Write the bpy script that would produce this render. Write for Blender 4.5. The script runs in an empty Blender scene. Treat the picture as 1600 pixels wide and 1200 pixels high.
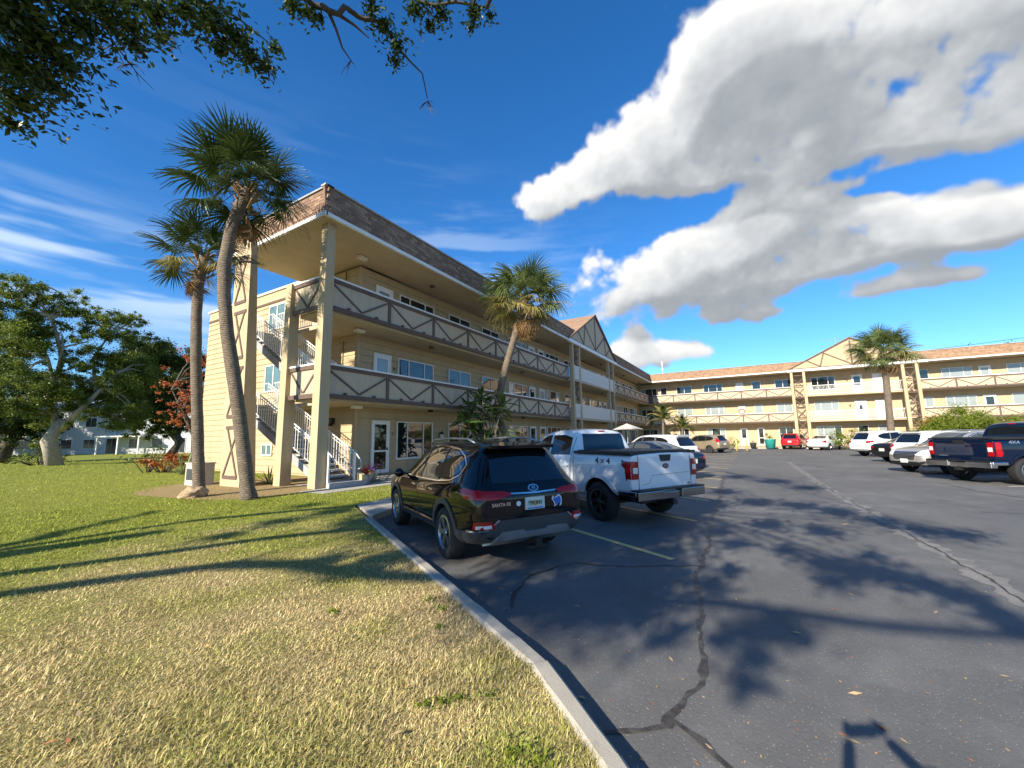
import bpy, bmesh, math, random
import numpy as np
from mathutils import Vector, Matrix
from mathutils.bvhtree import BVHTree
R = math.radians
rng = random.Random(7)
SC = bpy.context.scene
COL = SC.collection

# ------------------------------------------------------------------ camera
F_PX = 626.8; PITCH = R(7.61); ROLL = R(-0.83); YAW = R(30.39)
CAM = Vector((-8.38, -12.42, 1.60))
c_f = Vector((math.cos(YAW)*math.cos(PITCH), math.sin(YAW)*math.cos(PITCH), math.sin(PITCH)))
_r = Vector((math.sin(YAW), -math.cos(YAW), 0)); _u = _r.cross(c_f)
c_r = _r*math.cos(ROLL) + _u*math.sin(ROLL); c_u = -_r*math.sin(ROLL) + _u*math.cos(ROLL)
cd = bpy.data.cameras.new('camera'); cam = bpy.data.objects.new('camera', cd); COL.objects.link(cam)
cd.sensor_width = 36; cd.lens = F_PX*36/1600; cd.clip_start = .02; cd.clip_end = 3000
M = Matrix((c_r, c_u, -c_f)).transposed().to_4x4(); M.translation = CAM
cam.matrix_world = M; SC.camera = cam

# ------------------------------------------------------------------ light
SUN_EL = R(27.5); LIGHT_AZ = R(-7.1)            # direction the light travels (from +X)
sd = bpy.data.lights.new('sun', 'SUN'); sd.energy = 5.0; sd.angle = R(.53); sd.color = (1, .90, .74)
so = bpy.data.objects.new('sun', sd); COL.objects.link(so)
TO_SUN = Vector((-math.cos(LIGHT_AZ)*math.cos(SUN_EL), -math.sin(LIGHT_AZ)*math.cos(SUN_EL), math.sin(SUN_EL)))
so.rotation_euler = TO_SUN.to_track_quat('Z', 'Y').to_euler(); so.location = (-20, 10, 30)
SC.view_settings.view_transform = 'Standard'; SC.view_settings.look = 'None'
SC.view_settings.exposure = 0.98; SC.view_settings.gamma = 1

# ------------------------------------------------------------------ pixel helpers (photo is 1600 x 1200)
def ray(x, y): return c_f + c_r*((x-800)/F_PX) - c_u*((y-600)/F_PX)
def gnd(x, y, z=0.0):
    d = ray(x, y); return CAM + d*((z-CAM.z)/d.z)
def onX(x, y, X):
    d = ray(x, y); return CAM + d*((X-CAM.x)/d.x)
def onY(x, y, Y):
    d = ray(x, y); return CAM + d*((Y-CAM.y)/d.y)
FH = Vector((math.cos(YAW), math.sin(YAW), 0)); RH = Vector((math.sin(YAW), -math.cos(YAW), 0))
def upright(x, y, base):                          # point seen at (x, y) on the upright plane through base facing the camera
    d = ray(x, y); b = Vector(base)-CAM; b.z = 0; n = b.normalized()
    return CAM + d*(b.length/d.dot(n))

# ------------------------------------------------------------------ world: sky with clouds
wd = bpy.data.worlds.new('World'); SC.world = wd; wd.use_nodes = True
wt = wd.node_tree; wt.nodes.clear()
class NT:
    def __init__(s, t): s.t = t
    def n(s, ty, **k):
        n = s.t.nodes.new(ty)
        for a, b in k.items():
            if a == 'inp':
                for i, v in b.items():
                    if isinstance(v, bpy.types.NodeSocket): s.t.links.new(v, n.inputs[i])
                    else: n.inputs[i].default_value = v
            else: setattr(n, a, b)
        return n
    def m(s, op, a, b=0, c=0, clamp=False):
        return s.n('ShaderNodeMath', operation=op, use_clamp=clamp, inp={0: a, 1: b, 2: c}).outputs[0]
    def v(s, op, a, b=(0, 0, 0), sc=None):
        n = s.n('ShaderNodeVectorMath', operation=op, inp={0: a, 1: b})
        if sc is not None:
            if isinstance(sc, bpy.types.NodeSocket): s.t.links.new(sc, n.inputs['Scale'])
            else: n.inputs['Scale'].default_value = sc
        return n
    def noise(s, vec, scale, detail=4, rough=.5, dim='3D', out='Fac'):
        n = s.n('ShaderNodeTexNoise', noise_dimensions=dim, inp={'Vector': vec, 'Scale': scale, 'Detail': detail, 'Roughness': rough})
        return n.outputs[out]
    def ramp(s, fac, stops, interp='LINEAR'):
        n = s.n('ShaderNodeValToRGB', inp={0: fac}); cr = n.color_ramp; cr.interpolation = interp
        while len(cr.elements) < len(stops): cr.elements.new(.5)
        for e, (p, c) in zip(cr.elements, stops):
            e.position = p; e.color = (*c, 1) if len(c) == 3 else c
        return n.outputs[0]
    def mix(s, fac, a, b, blend='MIX'):
        n = s.n('ShaderNodeMix', data_type='RGBA', blend_type=blend)
        for i, v in ((0, fac), (6, a), (7, b)):
            if isinstance(v, bpy.types.NodeSocket): s.t.links.new(v, n.inputs[i])
            else: n.inputs[i].default_value = v if not isinstance(v, tuple) or len(v) == 4 else (*v, 1)
        return n.outputs[2]
    def smooth(s, x, a, b):
        return s.n('ShaderNodeMapRange', interpolation_type='SMOOTHSTEP', inp={0: x, 1: a, 2: b, 3: 0., 4: 1.}).outputs[0]
W = NT(wt)
dirv = W.n('ShaderNodeTexCoord').outputs['Generated']
sky = W.n('ShaderNodeTexSky', sky_type='NISHITA', sun_disc=False, sun_elevation=SUN_EL, sun_rotation=math.pi/2-math.atan2(TO_SUN.y, TO_SUN.x),
          altitude=10, air_density=1.0, dust_density=0., ozone_density=2.0)
skyt = W.mix(1., sky.outputs[0], (.72, .93, 1.20), 'MULTIPLY')
skyc = W.n('ShaderNodeHueSaturation', inp={'Saturation': 1.16, 'Value': 1.05, 'Color': skyt}).outputs[0]
# cumulus: a cloud cover / brightness map over the whole sky, made here from noise (no file)
_perm = np.random.RandomState(5).permutation(256).astype(np.int32); _perm = np.concatenate([_perm, _perm, _perm])
_val = np.random.RandomState(9).rand(256).astype(np.float32)
def vnoise(P):
    I = np.floor(P).astype(np.int32); f = (P-I).astype(np.float32); f = f*f*(3-2*f); I &= 255
    x, y, z = I[:, 0], I[:, 1], I[:, 2]; out = 0
    for dx in (0, 1):
        wx = f[:, 0] if dx else 1-f[:, 0]; px_i = _perm[x+dx]
        for dy in (0, 1):
            wy = wx*(f[:, 1] if dy else 1-f[:, 1]); py_i = _perm[px_i+y+dy]
            for dz in (0, 1):
                out = out + wy*(f[:, 2] if dz else 1-f[:, 2])*_val[_perm[py_i+z+dz] & 255]
    return out
def fbm(P, octs, gain=.5, lac=2.03):
    a, t, n = 1., 0, 0.; P = P.astype(np.float32)
    for o in range(octs):
        t = t + a*vnoise(P+o*17.3); n += a; a *= gain; P = P*lac
    return t/n
CW, CH = 2560, 640                                   # upper hemisphere
_az = -(np.arange(CW)+.5)/CW*2*np.pi+np.pi; _el = (np.arange(CH)+.5)/CH*np.pi/2
AZ, EL = np.meshgrid(_az, _el)
D = np.stack([np.cos(EL)*np.cos(AZ), np.cos(EL)*np.sin(AZ), np.sin(EL)], -1).reshape(-1, 3)
blobs = [  # px, py, radius(px), height / width, weight
 (1180,50,110,.7,1.1),(1300,60,170,.6,1.3),(1480,70,190,.6,1.3),(1610,150,190,.6,1.2),(1110,85,60,.7,.9),(1330,165,130,.55,1.1),(1470,190,130,.4,.9),(1560,20,170,.5,1),(1400,130,120,.6,1.),
 (1125,170,100,.85,1.1),(1045,225,100,.8,1.1),(965,258,76,.75,1),(900,285,58,.7,1.05),(840,298,52,.7,1.1),(1190,235,80,.7,1.),(1100,270,80,.5,.8),
 (1250,310,80,.8,1.1),(1170,345,95,.75,1.1),(1330,355,105,.55,1.1),(1090,390,90,.7,1.1),(1010,430,75,.6,.9),(1120,445,95,.5,1.),(1430,370,105,.4,1.1),(1530,350,100,.45,1.1),(1600,305,75,.5,1),(1230,400,105,.5,1),(950,400,50,.8,.5),(1320,410,70,.3,.7),
 (1350,460,45,.35,.85),(1420,440,55,.3,.85),(1490,430,45,.3,.8),(1140,487,32,.35,.75),(1212,485,24,.5,.85),
 (985,545,45,.6,1),(1040,548,50,.5,1),(1095,545,40,.4,.8),(960,570,40,.6,.8),(930,500,60,.35,.45),(890,430,60,.4,.3),(960,470,60,.3,.45),
 (1222,150,45,.6,-1.1),(1300,215,70,.3,-.6),(1160,285,60,.3,-.6),(1480,262,120,.22,-1.0),(1150,300,55,.25,-.7),(1000,338,120,.24,-1.1),(1110,325,60,.2,-.6),(1330,270,120,.18,-.9),(1390,290,80,.2,-.7),(1050,110,50,.8,-.5)]
wr_ = np.stack([fbm(D*5+7, 4), fbm(D*5+31, 4), fbm(D*5+53, 4)], -1)-.5
n1 = fbm(D*9.+3, 7, .56).reshape(CH, CW); n2 = fbm(D*28.+11, 4, .6).reshape(CH, CW)
Dw = D+wr_*.075
f0 = np.zeros(CW*CH, np.float32)
for (x, y, r, sq, w) in blobs:
    c = ray(x, y).normalized(); ang = r/F_PX*(c.dot(c_f)**1.4)
    e1 = Vector((-c.y, c.x, 0)).normalized(); e2 = c.cross(e1); dd = Dw-np.array(c)
    q = (dd@np.array(e1)/ang)**2+(dd@np.array(e2)/(ang*sq))**2
    f0 += (w*np.exp(-q)*(D@np.array(c) > 0)).astype(np.float32)
f0 = f0.reshape(CH, CW)
rest_ = np.clip((fbm(D*np.array([2.6, 2.6, 5.])+5, 6, .52).reshape(CH, CW)-.52)*7, 0, 1.0)
away = np.clip((-.35-(D@np.array(FH)).reshape(CH, CW))*3, 0, 1)*np.clip((EL-.03)*8, 0, 1)
f0 = f0+rest_*away*1.2
def worley(P):
    I = np.floor(P).astype(np.int32); f = (P-I).astype(np.float32); best = np.full(len(P), 9., np.float32)
    for dx in (-1, 0, 1):
        for dy in (-1, 0, 1):
            for dz in (-1, 0, 1):
                h = _perm[_perm[_perm[(I[:, 0]+dx) & 255]+((I[:, 1]+dy) & 255)]+((I[:, 2]+dz) & 255)]
                d = (f[:, 0]-dx-_val[h & 255])**2+(f[:, 1]-dy-_val[(h+71) & 255])**2+(f[:, 2]-dz-_val[(h+149) & 255])**2
                best = np.minimum(best, d)
    return 1-np.sqrt(best)
def sstep(x, a, b): t = np.clip((x-a)/(b-a), 0, 1); return t*t*(3-2*t)
mk = (f0 > .02).ravel(); Pm = D[mk]+wr_[mk]*.035
puff = np.zeros(CW*CH, np.float32); puff[mk] = .52*(worley(Pm*13)-.45)+.30*(worley(Pm*29+5)-.45)+.18*(worley(Pm*61+9)-.45)
puff = puff.reshape(CH, CW)
dens = np.clip(f0*.80, -.5, 1.05)+(n1-.5)*1.55*np.clip(f0+.3, .1, 1)+puff*1.0+(n2-.5)*.22
cover_ = sstep(dens, .38, .74)
thick_ = np.clip(dens-.40, 0, 1.6)
acc = np.zeros_like(thick_)
for k in range(1, 17):                               # optical depth towards the light: up and to the left
    sy, sx = int(k*2.8), int(-k*1.5); sh_ = np.roll(thick_, (-sy, -sx), (0, 1)); sh_[-sy:] = 0; acc += sh_
rel = dens-np.roll(dens, (-4, 2), (0, 1)); rel2 = dens-np.roll(dens, (-11, 6), (0, 1)); rel3 = np.clip(f0, 0, 1.6)+.6*n1-np.roll(np.clip(f0, 0, 1.6)+.6*n1, (-34, 18), (0, 1))
light_ = .05+.42*np.exp(-acc*.20)+(.16*np.clip(rel*1.5+.3, 0, 1)+.24*np.clip(rel2*.9+.25, 0, 1))*np.exp(-acc*.05)+.42*np.clip(rel3*1.3+.30, 0, 1)*np.exp(-acc*.03)
light_ = np.clip(light_, 0, 1)
pix = np.zeros((CH*2, CW, 4), np.float32); pix[..., 3] = 1
pix[CH:, :, 0] = cover_; pix[CH:, :, 1] = light_
streak = fbm((D@np.array([[.9, .3, .0], [-.3, .9, 0], [0, .25, 1]]))*np.array([4., 7, 42.]), 5, .6).reshape(CH, CW)
sc0 = np.array(ray(120, 415).normalized()); e1 = np.array(_r); q = ((D-sc0)@e1/.42)**2+(((D-sc0)[:, 2]+((D-sc0)@e1)*.22)/.085)**2
sc1 = np.array(ray(720, 395).normalized()); q1 = ((D-sc1)@e1/.30)**2+(((D-sc1)[:, 2]+((D-sc1)@e1)*.2)/.10)**2
pix[CH:, :, 2] = np.clip(sstep(streak, .38, .66)*(np.exp(-q)+.4*np.exp(-q1)).reshape(CH, CW), 0, 1)
img = bpy.data.images.new('cloud_map', CW, CH*2, alpha=False, float_buffer=True); img.colorspace_settings.name = 'Non-Color'
img.pixels.foreach_set(pix.ravel()); img.update(); img.pack()
env = W.n('ShaderNodeTexEnvironment', image=img, interpolation='Cubic', inp={'Vector': dirv})
ch = W.n('ShaderNodeSeparateColor', inp={0: env.outputs[0]}).outputs
ccol = W.ramp(ch[1], [(.0, (.30, .33, .37)), (.25, (.41, .44, .47)), (.6, (.70, .72, .74)), (1., (1., .99, .96))])
ccol = W.v('SCALE', ccol, sc=6.3).outputs[0]
base = W.mix(W.m('MULTIPLY', ch[2], .75), skyc, (4.6, 5.6, 6.6))
fin = W.mix(ch[0], base, ccol)
bg = W.n('ShaderNodeBackground', inp={'Color': fin, 'Strength': .088})
wo = W.n('ShaderNodeOutputWorld', inp={'Surface': bg.outputs[0]})
del D, Dw, wr_, pix

# ------------------------------------------------------------------ materials
MATS = {}
def mat(name, col, rough=.7, var=.12, scale=6., bump=.0, bscale=40., metal=0., coat=0., spec=.5, col2=None, thresh=None, alpha=1., trans=0., emit=None, stretch=None, detail=5, sheen=0, sub=0):
    if name in MATS: return MATS[name]
    m = bpy.data.materials.new(name); m.use_nodes = True; t = m.node_tree; t.nodes.clear(); N = NT(t)
    tc = N.n('ShaderNodeTexCoord').outputs['Object']
    if stretch: tc = N.n('ShaderNodeMapping', inp={'Vector': tc, 'Scale': stretch}).outputs[0]
    c1 = (*col, 1)
    if col2 is None:
        lo = tuple(max(0, c*(1-var)) for c in col); hi = tuple(min(1, c*(1+var)) for c in col)
        color = N.ramp(N.noise(tc, scale, detail, .6), [(.3, lo), (.7, hi)]) if var > 0 else None
    else:
        a, b = thresh or (.4, .6)
        color = N.ramp(N.noise(tc, scale, detail, .6), [(a, col), (b, col2)])
    bs = N.n('ShaderNodeBsdfPrincipled', inp={'Roughness': rough, 'Metallic': metal, 'Coat Weight': coat, 'Coat Roughness': .03, 'Specular IOR Level': spec, 'Alpha': alpha, 'Transmission Weight': trans})
    if color is not None: t.links.new(color, bs.inputs['Base Color'])
    else: bs.inputs['Base Color'].default_value = c1
    if bump:
        b = N.n('ShaderNodeBump', inp={'Strength': bump, 'Distance': .02, 'Height': N.noise(tc, bscale, 5, .6)})
        t.links.new(b.outputs[0], bs.inputs['Normal'])
    if emit: bs.inputs['Emission Color'].default_value = (*emit[0], 1); bs.inputs['Emission Strength'].default_value = emit[1]
    N.n('ShaderNodeOutputMaterial', inp={0: bs.outputs[0]})
    MATS[name] = m; return m

# ------------------------------------------------------------------ mesh helpers
class MB:
    def __init__(s): s.v = []; s.f = []; s.mi = []
    def add(s, vs, fs, mi=0):
        o = len(s.v); s.v += [tuple(v) for v in vs]; s.f += [tuple(i+o for i in f) for f in fs]; s.mi += [mi]*len(fs); return s
    def box(s, x0, y0, z0, x1, y1, z1, mi=0):
        return s.add([(x0,y0,z0),(x1,y0,z0),(x1,y1,z0),(x0,y1,z0),(x0,y0,z1),(x1,y0,z1),(x1,y1,z1),(x0,y1,z1)],
                     [(0,3,2,1),(4,5,6,7),(0,1,5,4),(1,2,6,5),(2,3,7,6),(3,0,4,7)], mi)
    def frustum(s, a, b, z0, z1, mi=0):     # a, b = (x0,y0,x1,y1) at bottom and top
        return s.add([(a[0],a[1],z0),(a[2],a[1],z0),(a[2],a[3],z0),(a[0],a[3],z0),(b[0],b[1],z1),(b[2],b[1],z1),(b[2],b[3],z1),(b[0],b[3],z1)],
                     [(0,3,2,1),(4,5,6,7),(0,1,5,4),(1,2,6,5),(2,3,7,6),(3,0,4,7)], mi)
    def bar(s, p, q, w, h, up=(0, 0, 1), mi=0):
        p = Vector(p); q = Vector(q); d = (q-p).normalized(); up = Vector(up)
        if abs(d.dot(up)) > .99: up = Vector((1, 0, 0))
        r = d.cross(up).normalized(); u = r.cross(d)
        c = [(-w/2,-h/2),(w/2,-h/2),(w/2,h/2),(-w/2,h/2)]
        return s.add([p+r*a+u*b for a, b in c]+[q+r*a+u*b for a, b in c], [(3,2,1,0),(4,5,6,7),(0,1,5,4),(1,2,6,5),(2,3,7,6),(3,0,4,7)], mi)
    def tube(s, pts, rad, n=8, cap=True, mi=0):
        pts = [Vector(p) for p in pts]; rad = rad if hasattr(rad, '__len__') else [rad]*len(pts)
        o = len(s.v); ref = Vector((.31, .17, .94))
        for i, p in enumerate(pts):
            d = (pts[min(i+1, len(pts)-1)]-pts[max(i-1, 0)]).normalized()
            if abs(d.dot(ref)) > .96: ref = Vector((.9, .3, .1))
            a = d.cross(ref).normalized(); b = d.cross(a)
            for k in range(n):
                t = 2*math.pi*k/n; s.v.append(tuple(p+(a*math.cos(t)+b*math.sin(t))*rad[i]))
        for i in range(len(pts)-1):
            for k in range(n):
                k2 = (k+1) % n; s.f.append((o+i*n+k, o+i*n+k2, o+(i+1)*n+k2, o+(i+1)*n+k)); s.mi.append(mi)
        if cap:
            s.f.append(tuple(o+k for k in range(n))[::-1]); s.f.append(tuple(o+(len(pts)-1)*n+k for k in range(n))); s.mi += [mi, mi]
        return s
    def lathe(s, prof, n=16, c=(0, 0, 0), axis='z', mi=0):
        o = len(s.v)
        for r, z in prof:
            for k in range(n):
                t = 2*math.pi*k/n; a, b = r*math.cos(t), r*math.sin(t)
                s.v.append({'z': (c[0]+a, c[1]+b, c[2]+z), 'y': (c[0]+a, c[1]+z, c[2]+b), 'x': (c[0]+z, c[1]+a, c[2]+b)}[axis])
        for i in range(len(prof)-1):
            for k in range(n):
                k2 = (k+1) % n; s.f.append((o+i*n+k, o+i*n+k2, o+(i+1)*n+k2, o+(i+1)*n+k)); s.mi.append(mi)
        return s
    def prism(s, poly, z0, z1, mi=0):
        n = len(poly)
        return s.add([(x, y, z0) for x, y in poly]+[(x, y, z1) for x, y in poly],
                     [tuple(range(n))[::-1], tuple(range(n, 2*n))]+[(i, (i+1) % n, (i+1) % n+n, i+n) for i in range(n)], mi)
    def mesh(s, name, mats, smooth=False):
        me = bpy.data.meshes.new(name); me.from_pydata(s.v, [], s.f)
        for m in (mats if isinstance(mats, (list, tuple)) else [mats]): me.materials.append(m)
        if any(s.mi): me.polygons.foreach_set('material_index', s.mi)
        if smooth: me.polygons.foreach_set('use_smooth', [True]*len(s.f))
        me.update(); return me
def link(name, me, parent=None, loc=(0, 0, 0), rot=(0, 0, 0), scale=(1, 1, 1), **props):
    o = bpy.data.objects.new(name, me); COL.objects.link(o)
    o.location = loc; o.rotation_euler = rot; o.scale = scale
    if parent is not None: o.parent = parent
    for k, v in props.items(): o[k] = v
    return o
def obj(name, mb, mats, parent=None, smooth=False, **props):
    loc = props.pop('loc', (0, 0, 0)); rot = props.pop('rot', (0, 0, 0))
    return link(name, mb.mesh(name, mats, smooth), parent, loc, rot, **props)
def thing(name, label, cat, loc=(0, 0, 0), rz=0, group=None):
    o = bpy.data.objects.new(name, None); COL.objects.link(o); o.location = loc; o.rotation_euler = (0, 0, rz)
    o.empty_display_size = .2
    o['label'] = label; o['category'] = cat
    if group: o['group'] = group
    return o
def tag(o, label, cat, group=None):
    o['label'] = label; o['category'] = cat
    if group: o['group'] = group
    return o
def copy_tree(o, parent=None):
    c = o.copy(); COL.objects.link(c); c.parent = parent
    for ch in list(o.children): copy_tree(ch, c)
    return c
def text_mesh(txt, size, depth=.002, bold=False):
    cu = bpy.data.curves.new('txt', 'FONT'); cu.body = txt; cu.size = size; cu.extrude = depth; cu.align_x = 'CENTER'; cu.align_y = 'CENTER'
    if bold: cu.offset = size*.02
    o = bpy.data.objects.new('txt', cu); COL.objects.link(o)
    dg = bpy.context.evaluated_depsgraph_get(); me = bpy.data.meshes.new_from_object(o.evaluated_get(dg))
    bpy.data.objects.remove(o); bpy.data.curves.remove(cu); return me
# ------------------------------------------------------------------ ground, lawn, asphalt, paths
LAWN_Z = .03; ASPH_Z = -.07
def flat(name, poly, z, m, kind='structure', sub=0):
    bm = bmesh.new(); vs = [bm.verts.new((x, y, z)) for x, y in poly]; f = bm.faces.new(vs)
    bmesh.ops.recalc_face_normals(bm, faces=[f])
    if f.normal.z < 0: f.normal_flip()
    bmesh.ops.triangulate(bm, faces=[f])
    me = bpy.data.meshes.new(name); bm.to_mesh(me); bm.free(); me.materials.append(m)
    return link(name, me, kind=kind)

def ground_mat(name, kind):
    m = bpy.data.materials.new(name); m.use_nodes = True; t = m.node_tree; t.nodes.clear(); N = NT(t)
    g = N.n('ShaderNodeNewGeometry').outputs['Position']
    if kind == 'lawn':
        a = N.noise(g, .45, 6, .6); b = N.noise(g, 38, 6, .7); c = N.noise(g, 5.5, 5, .65)
        sx = N.n('ShaderNodeSeparateXYZ', inp={0: g})
        # dry towards the parking lot, greener away from it
        dry = N.m('MULTIPLY_ADD', sx.outputs[1], -.115, -.25)
        dry = N.m('ADD', dry, N.m('MULTIPLY', N.m('SUBTRACT', a, .5), 1.7))
        dry = N.m('ADD', dry, N.m('MULTIPLY', N.m('SUBTRACT', c, .5), 1.1), clamp=True)
        col = N.mix(dry, N.ramp(b, [(.25, (.12, .145, .016)), (.75, (.34, .355, .07))]), N.ramp(b, [(.25, (.28, .22, .09)), (.75, (.62, .51, .26))]))
        h = N.m('ADD', b, N.m('MULTIPLY', c, .8)); bs, bd = .9, .05; rough = .9; sp = .15
    elif kind == 'asphalt':
        a = N.noise(g, .35, 6, .6); b = N.noise(g, 160, 3, .7); c = N.noise(g, 1.7, 7, .7)
        v = N.n('ShaderNodeTexVoronoi', inp={'Vector': g, 'Scale': 38.}).outputs['Distance']
        k = N.m('ADD', N.m('MULTIPLY', a, .55), N.m('MULTIPLY', c, .45))
        col = N.ramp(k, [(.30, (.076, .076, .074)), (.5, (.120, .119, .115)), (.68, (.182, .180, .172))])
        col = N.mix(N.smooth(b, .52, .75), col, (.20, .20, .195, 1))
        col = N.mix(N.smooth(v, .15, .07), col, (.42, .41, .38, 1))
        st_ = N.smooth(N.noise(g, .9, 5, .7), .56, .70); col = N.mix(N.m('MULTIPLY', st_, .45), col, (.07, .067, .062, 1))
        tint = N.smooth(N.noise(g, 9., 4, .7), .62, .72)
        col = N.mix(N.m('MULTIPLY', tint, .35), col, (.17, .165, .155, 1))
        h = N.m('ADD', b, N.m('MULTIPLY', v, .5)); bs, bd = .45, .012; rough = .72; sp = .35
    elif kind == 'mulch':
        b = N.noise(g, 30, 6, .75); a = N.noise(g, 3, 4, .6)
        col = N.mix(a, N.ramp(b, [(.3, (.20, .12, .06)), (.7, (.46, .30, .15))]), N.ramp(b, [(.3, (.24, .20, .09)), (.7, (.48, .40, .20))]))
        h = b; bs, bd = .9, .05; rough = .95; sp = .1
    else:  # concrete
        a = N.noise(g, 1.1, 6, .65); b = N.noise(g, 90, 4, .7)
        col = N.mix(b, N.ramp(a, [(.3, (.30, .275, .225)), (.7, (.50, .46, .385))]), (.42, .385, .32, 1))
        d = N.smooth(N.noise(g, 6, 6, .75), .58, .75); col = N.mix(N.m('MULTIPLY', d, .75), col, (.17, .155, .13, 1))
        h = b; bs, bd = .5, .01; rough = .85; sp = .3
    bp = N.n('ShaderNodeBump', inp={'Strength': bs, 'Distance': bd, 'Height': h})
    p = N.n('ShaderNodeBsdfPrincipled', inp={'Base Color': col, 'Roughness': rough, 'Specular IOR Level': sp, 'Normal': bp.outputs[0]})
    N.n('ShaderNodeOutputMaterial', inp={0: p.outputs[0]}); return m
M_LAWN = ground_mat('lawn_turf', 'lawn'); M_ASPH = ground_mat('asphalt', 'asphalt'); M_CONC = ground_mat('concrete', 'conc'); M_MULCH = ground_mat('mulch', 'mulch')

K = [(-1.78, -4.15), (-2.64, -5.64), (-5.70, -11.04), (-6.27, -11.70), (-7.9, -13.4), (-10.5, -15.7), (-16, -19.5), (-45, -36)]
flat('ground', [(-900, -900), (900, -900), (900, 900), (-900, 900)], -.14, M_LAWN)
flat('asphalt_lot', [(-70, -95), (46.5, -95), (46.5, -4.9), (-70, -4.9)], ASPH_Z, M_ASPH)
lawn_poly = [K[0]]+K[1:]+[(-160, -60), (-160, 260), (160, 260), (160, -95), (46.5, -95), (46.5, -5.3), (-1.12, -5.3), (-.4, -4.15)]
flat('lawn', lawn_poly, LAWN_Z, M_LAWN)
def kerb(pts, closed=False, w=.15, seglen=2.6):
    for a, b in zip(pts[:-1], pts[1:]):
        a = Vector((*a, 0)); b = Vector((*b, 0)); L_ = (b-a).length; n = max(1, int(L_/seglen)) if L_ < 14 else 6
        d = (b-a).normalized(); s = Vector((-d.y, d.x, 0))
        for i in range(n):
            p = a+(b-a)*(i/n)+d*.004; q = a+(b-a)*((i+1)/n)-d*.004; mb = MB(); k = max(2, int((q-p).length/.18)); rows = []
            for j in range(k+1):
                c = p+(q-p)*(j/k); e = rng.uniform(-.006, .006); h = .055+rng.uniform(-.004, .004)
                rows.append([c+s*(w/2+e)+Vector((0, 0, -.12)), c+s*(w/2+e)+Vector((0, 0, h-.02)), c+s*(w/2-.025+e)+Vector((0, 0, h)), c-s*(w/2-.03+e)+Vector((0, 0, h)), c-s*(w/2+e)+Vector((0, 0, h-.025)), c-s*(w/2+.01+e)+Vector((0, 0, -.12))])
            vs = [v for r in rows for v in r]; fs = []
            for j in range(k):
                for t in range(5): fs.append((j*6+t, j*6+t+1, j*6+t+7, j*6+t+6))
            fs += [tuple(range(6)), tuple(range(k*6, k*6+6))[::-1]]
            mb.add(vs, fs); obj('kerb', mb, M_CONC, kind='structure')
kerb(K[1:])
kerb([(-1.12, -5.22), (46.5, -5.22)]); kerb([(46.5, -5.3), (46.5, -60)])
def slab(name, x0, y0, x1, y1, z=LAWN_Z+.012, t=.1):
    return obj(name, MB().box(x0, y0, z-t, x1, y1, z), M_CONC, kind='structure')
obj('sidewalk', MB().prism([(-2.45, -5.55), (-1.22, -5.13), (-.55, -3.95), (-1.68, -4.1)], -.1, LAWN_Z+.016), M_CONC, kind='structure')
for i in range(30): slab('sidewalk', -.52+i*1.55, -5.12, 1.02+i*1.55, -3.95)
for i in range(34): slab('walkway', -.75+i*1.55, -1.45, .79+i*1.55, .0 if i else -.25)
slab('walkway', .3, -.25, 2.7, 1.68)
for i in range(25): slab('walkway', 2.72+i*2., .012, 4.71+i*2., 1.68, z=LAWN_Z+.03)
for i in range(28): slab('walkway', 50.6, -3.0-i*1.55, 54.0, -1.46-i*1.55, z=LAWN_Z+.02)
pts = []
for i in range(26):
    a = 2*math.pi*i/26; pts.append((-.3+3.3*math.cos(a)*(1+.12*math.sin(3*a+1)), 2.6+3.7*math.sin(a)*(1+.1*math.sin(4*a))))
flat('mulch_bed', pts, LAWN_Z+.006, M_MULCH)

# painted stall lines (60 degree stalls), crack sealant, seams
M_LINE = mat('worn_line_paint', (.78, .54, .20), .7, col2=(.12, .115, .10), scale=14, thresh=(.60, .80), detail=7)
M_LINEW = mat('worn_white_paint', (.60, .58, .50), .7, col2=(.12, .115, .10), scale=10, thresh=(.58, .8), detail=7)
M_TAR = mat('crack_sealant', (.035, .032, .030), .55, var=.35, scale=12, bump=.5, bscale=60, col2=(.10, .09, .075), thresh=(.42, .72))
M_SEAM = mat('worn_seam', (.21, .20, .185), .8, col2=(.155, .148, .136), scale=5, thresh=(.42, .62), bump=.3, bscale=120)
d60 = Vector((math.cos(R(60.5)), math.sin(R(60.5)), 0)); n60 = Vector((-d60.y, d60.x, 0))
def strip(name, pts, w, z, m, jitter=0., parent=None, **pr):
    w = w*.72 if name == 'crack_sealant' else w; P = [Vector((*q[:2], z+ASPH_Z)) for q in pts]; mb = MB(); rows = []
    Q = []
    for a, b in zip(P[:-1], P[1:]):
        k = max(1, int((b-a).length/(.07 if jitter else 4)))
        Q += [a+(b-a)*(i/k) for i in range(k)]
    Q.append(P[-1]); ph = rng.uniform(0, 9)
    for i, c in enumerate(Q):
        d = (Q[min(i+1, len(Q)-1)]-Q[max(i-1, 0)]).normalized(); s = Vector((-d.y, d.x, 0))
        c = c + s*jitter*(1.6*math.sin(i*.37+ph)+.8*math.sin(i*1.3+ph)+rng.uniform(-.9, .9)); ww = w*(1+(.35*math.sin(i*.6+ph)+rng.uniform(-.42, .42) if jitter else 0))
        rows += [c-s*ww/2, c+s*ww/2]
    mb.add(rows, [(2*i, 2*i+1, 2*i+3, 2*i+2) for i in range(len(Q)-1)])
    me = mb.mesh(name, m); me.flip_normals() if me.polygons[0].normal.z < 0 else None
    return link(name, me, kind='structure')
for i in range(0, 14):
    e = Vector((-2.37, -11.38, 0))+Vector((2.8*i, 0, 0)); strip('stall_line', [e, e+d60*5.6], .10, .005, M_LINE)
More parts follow.
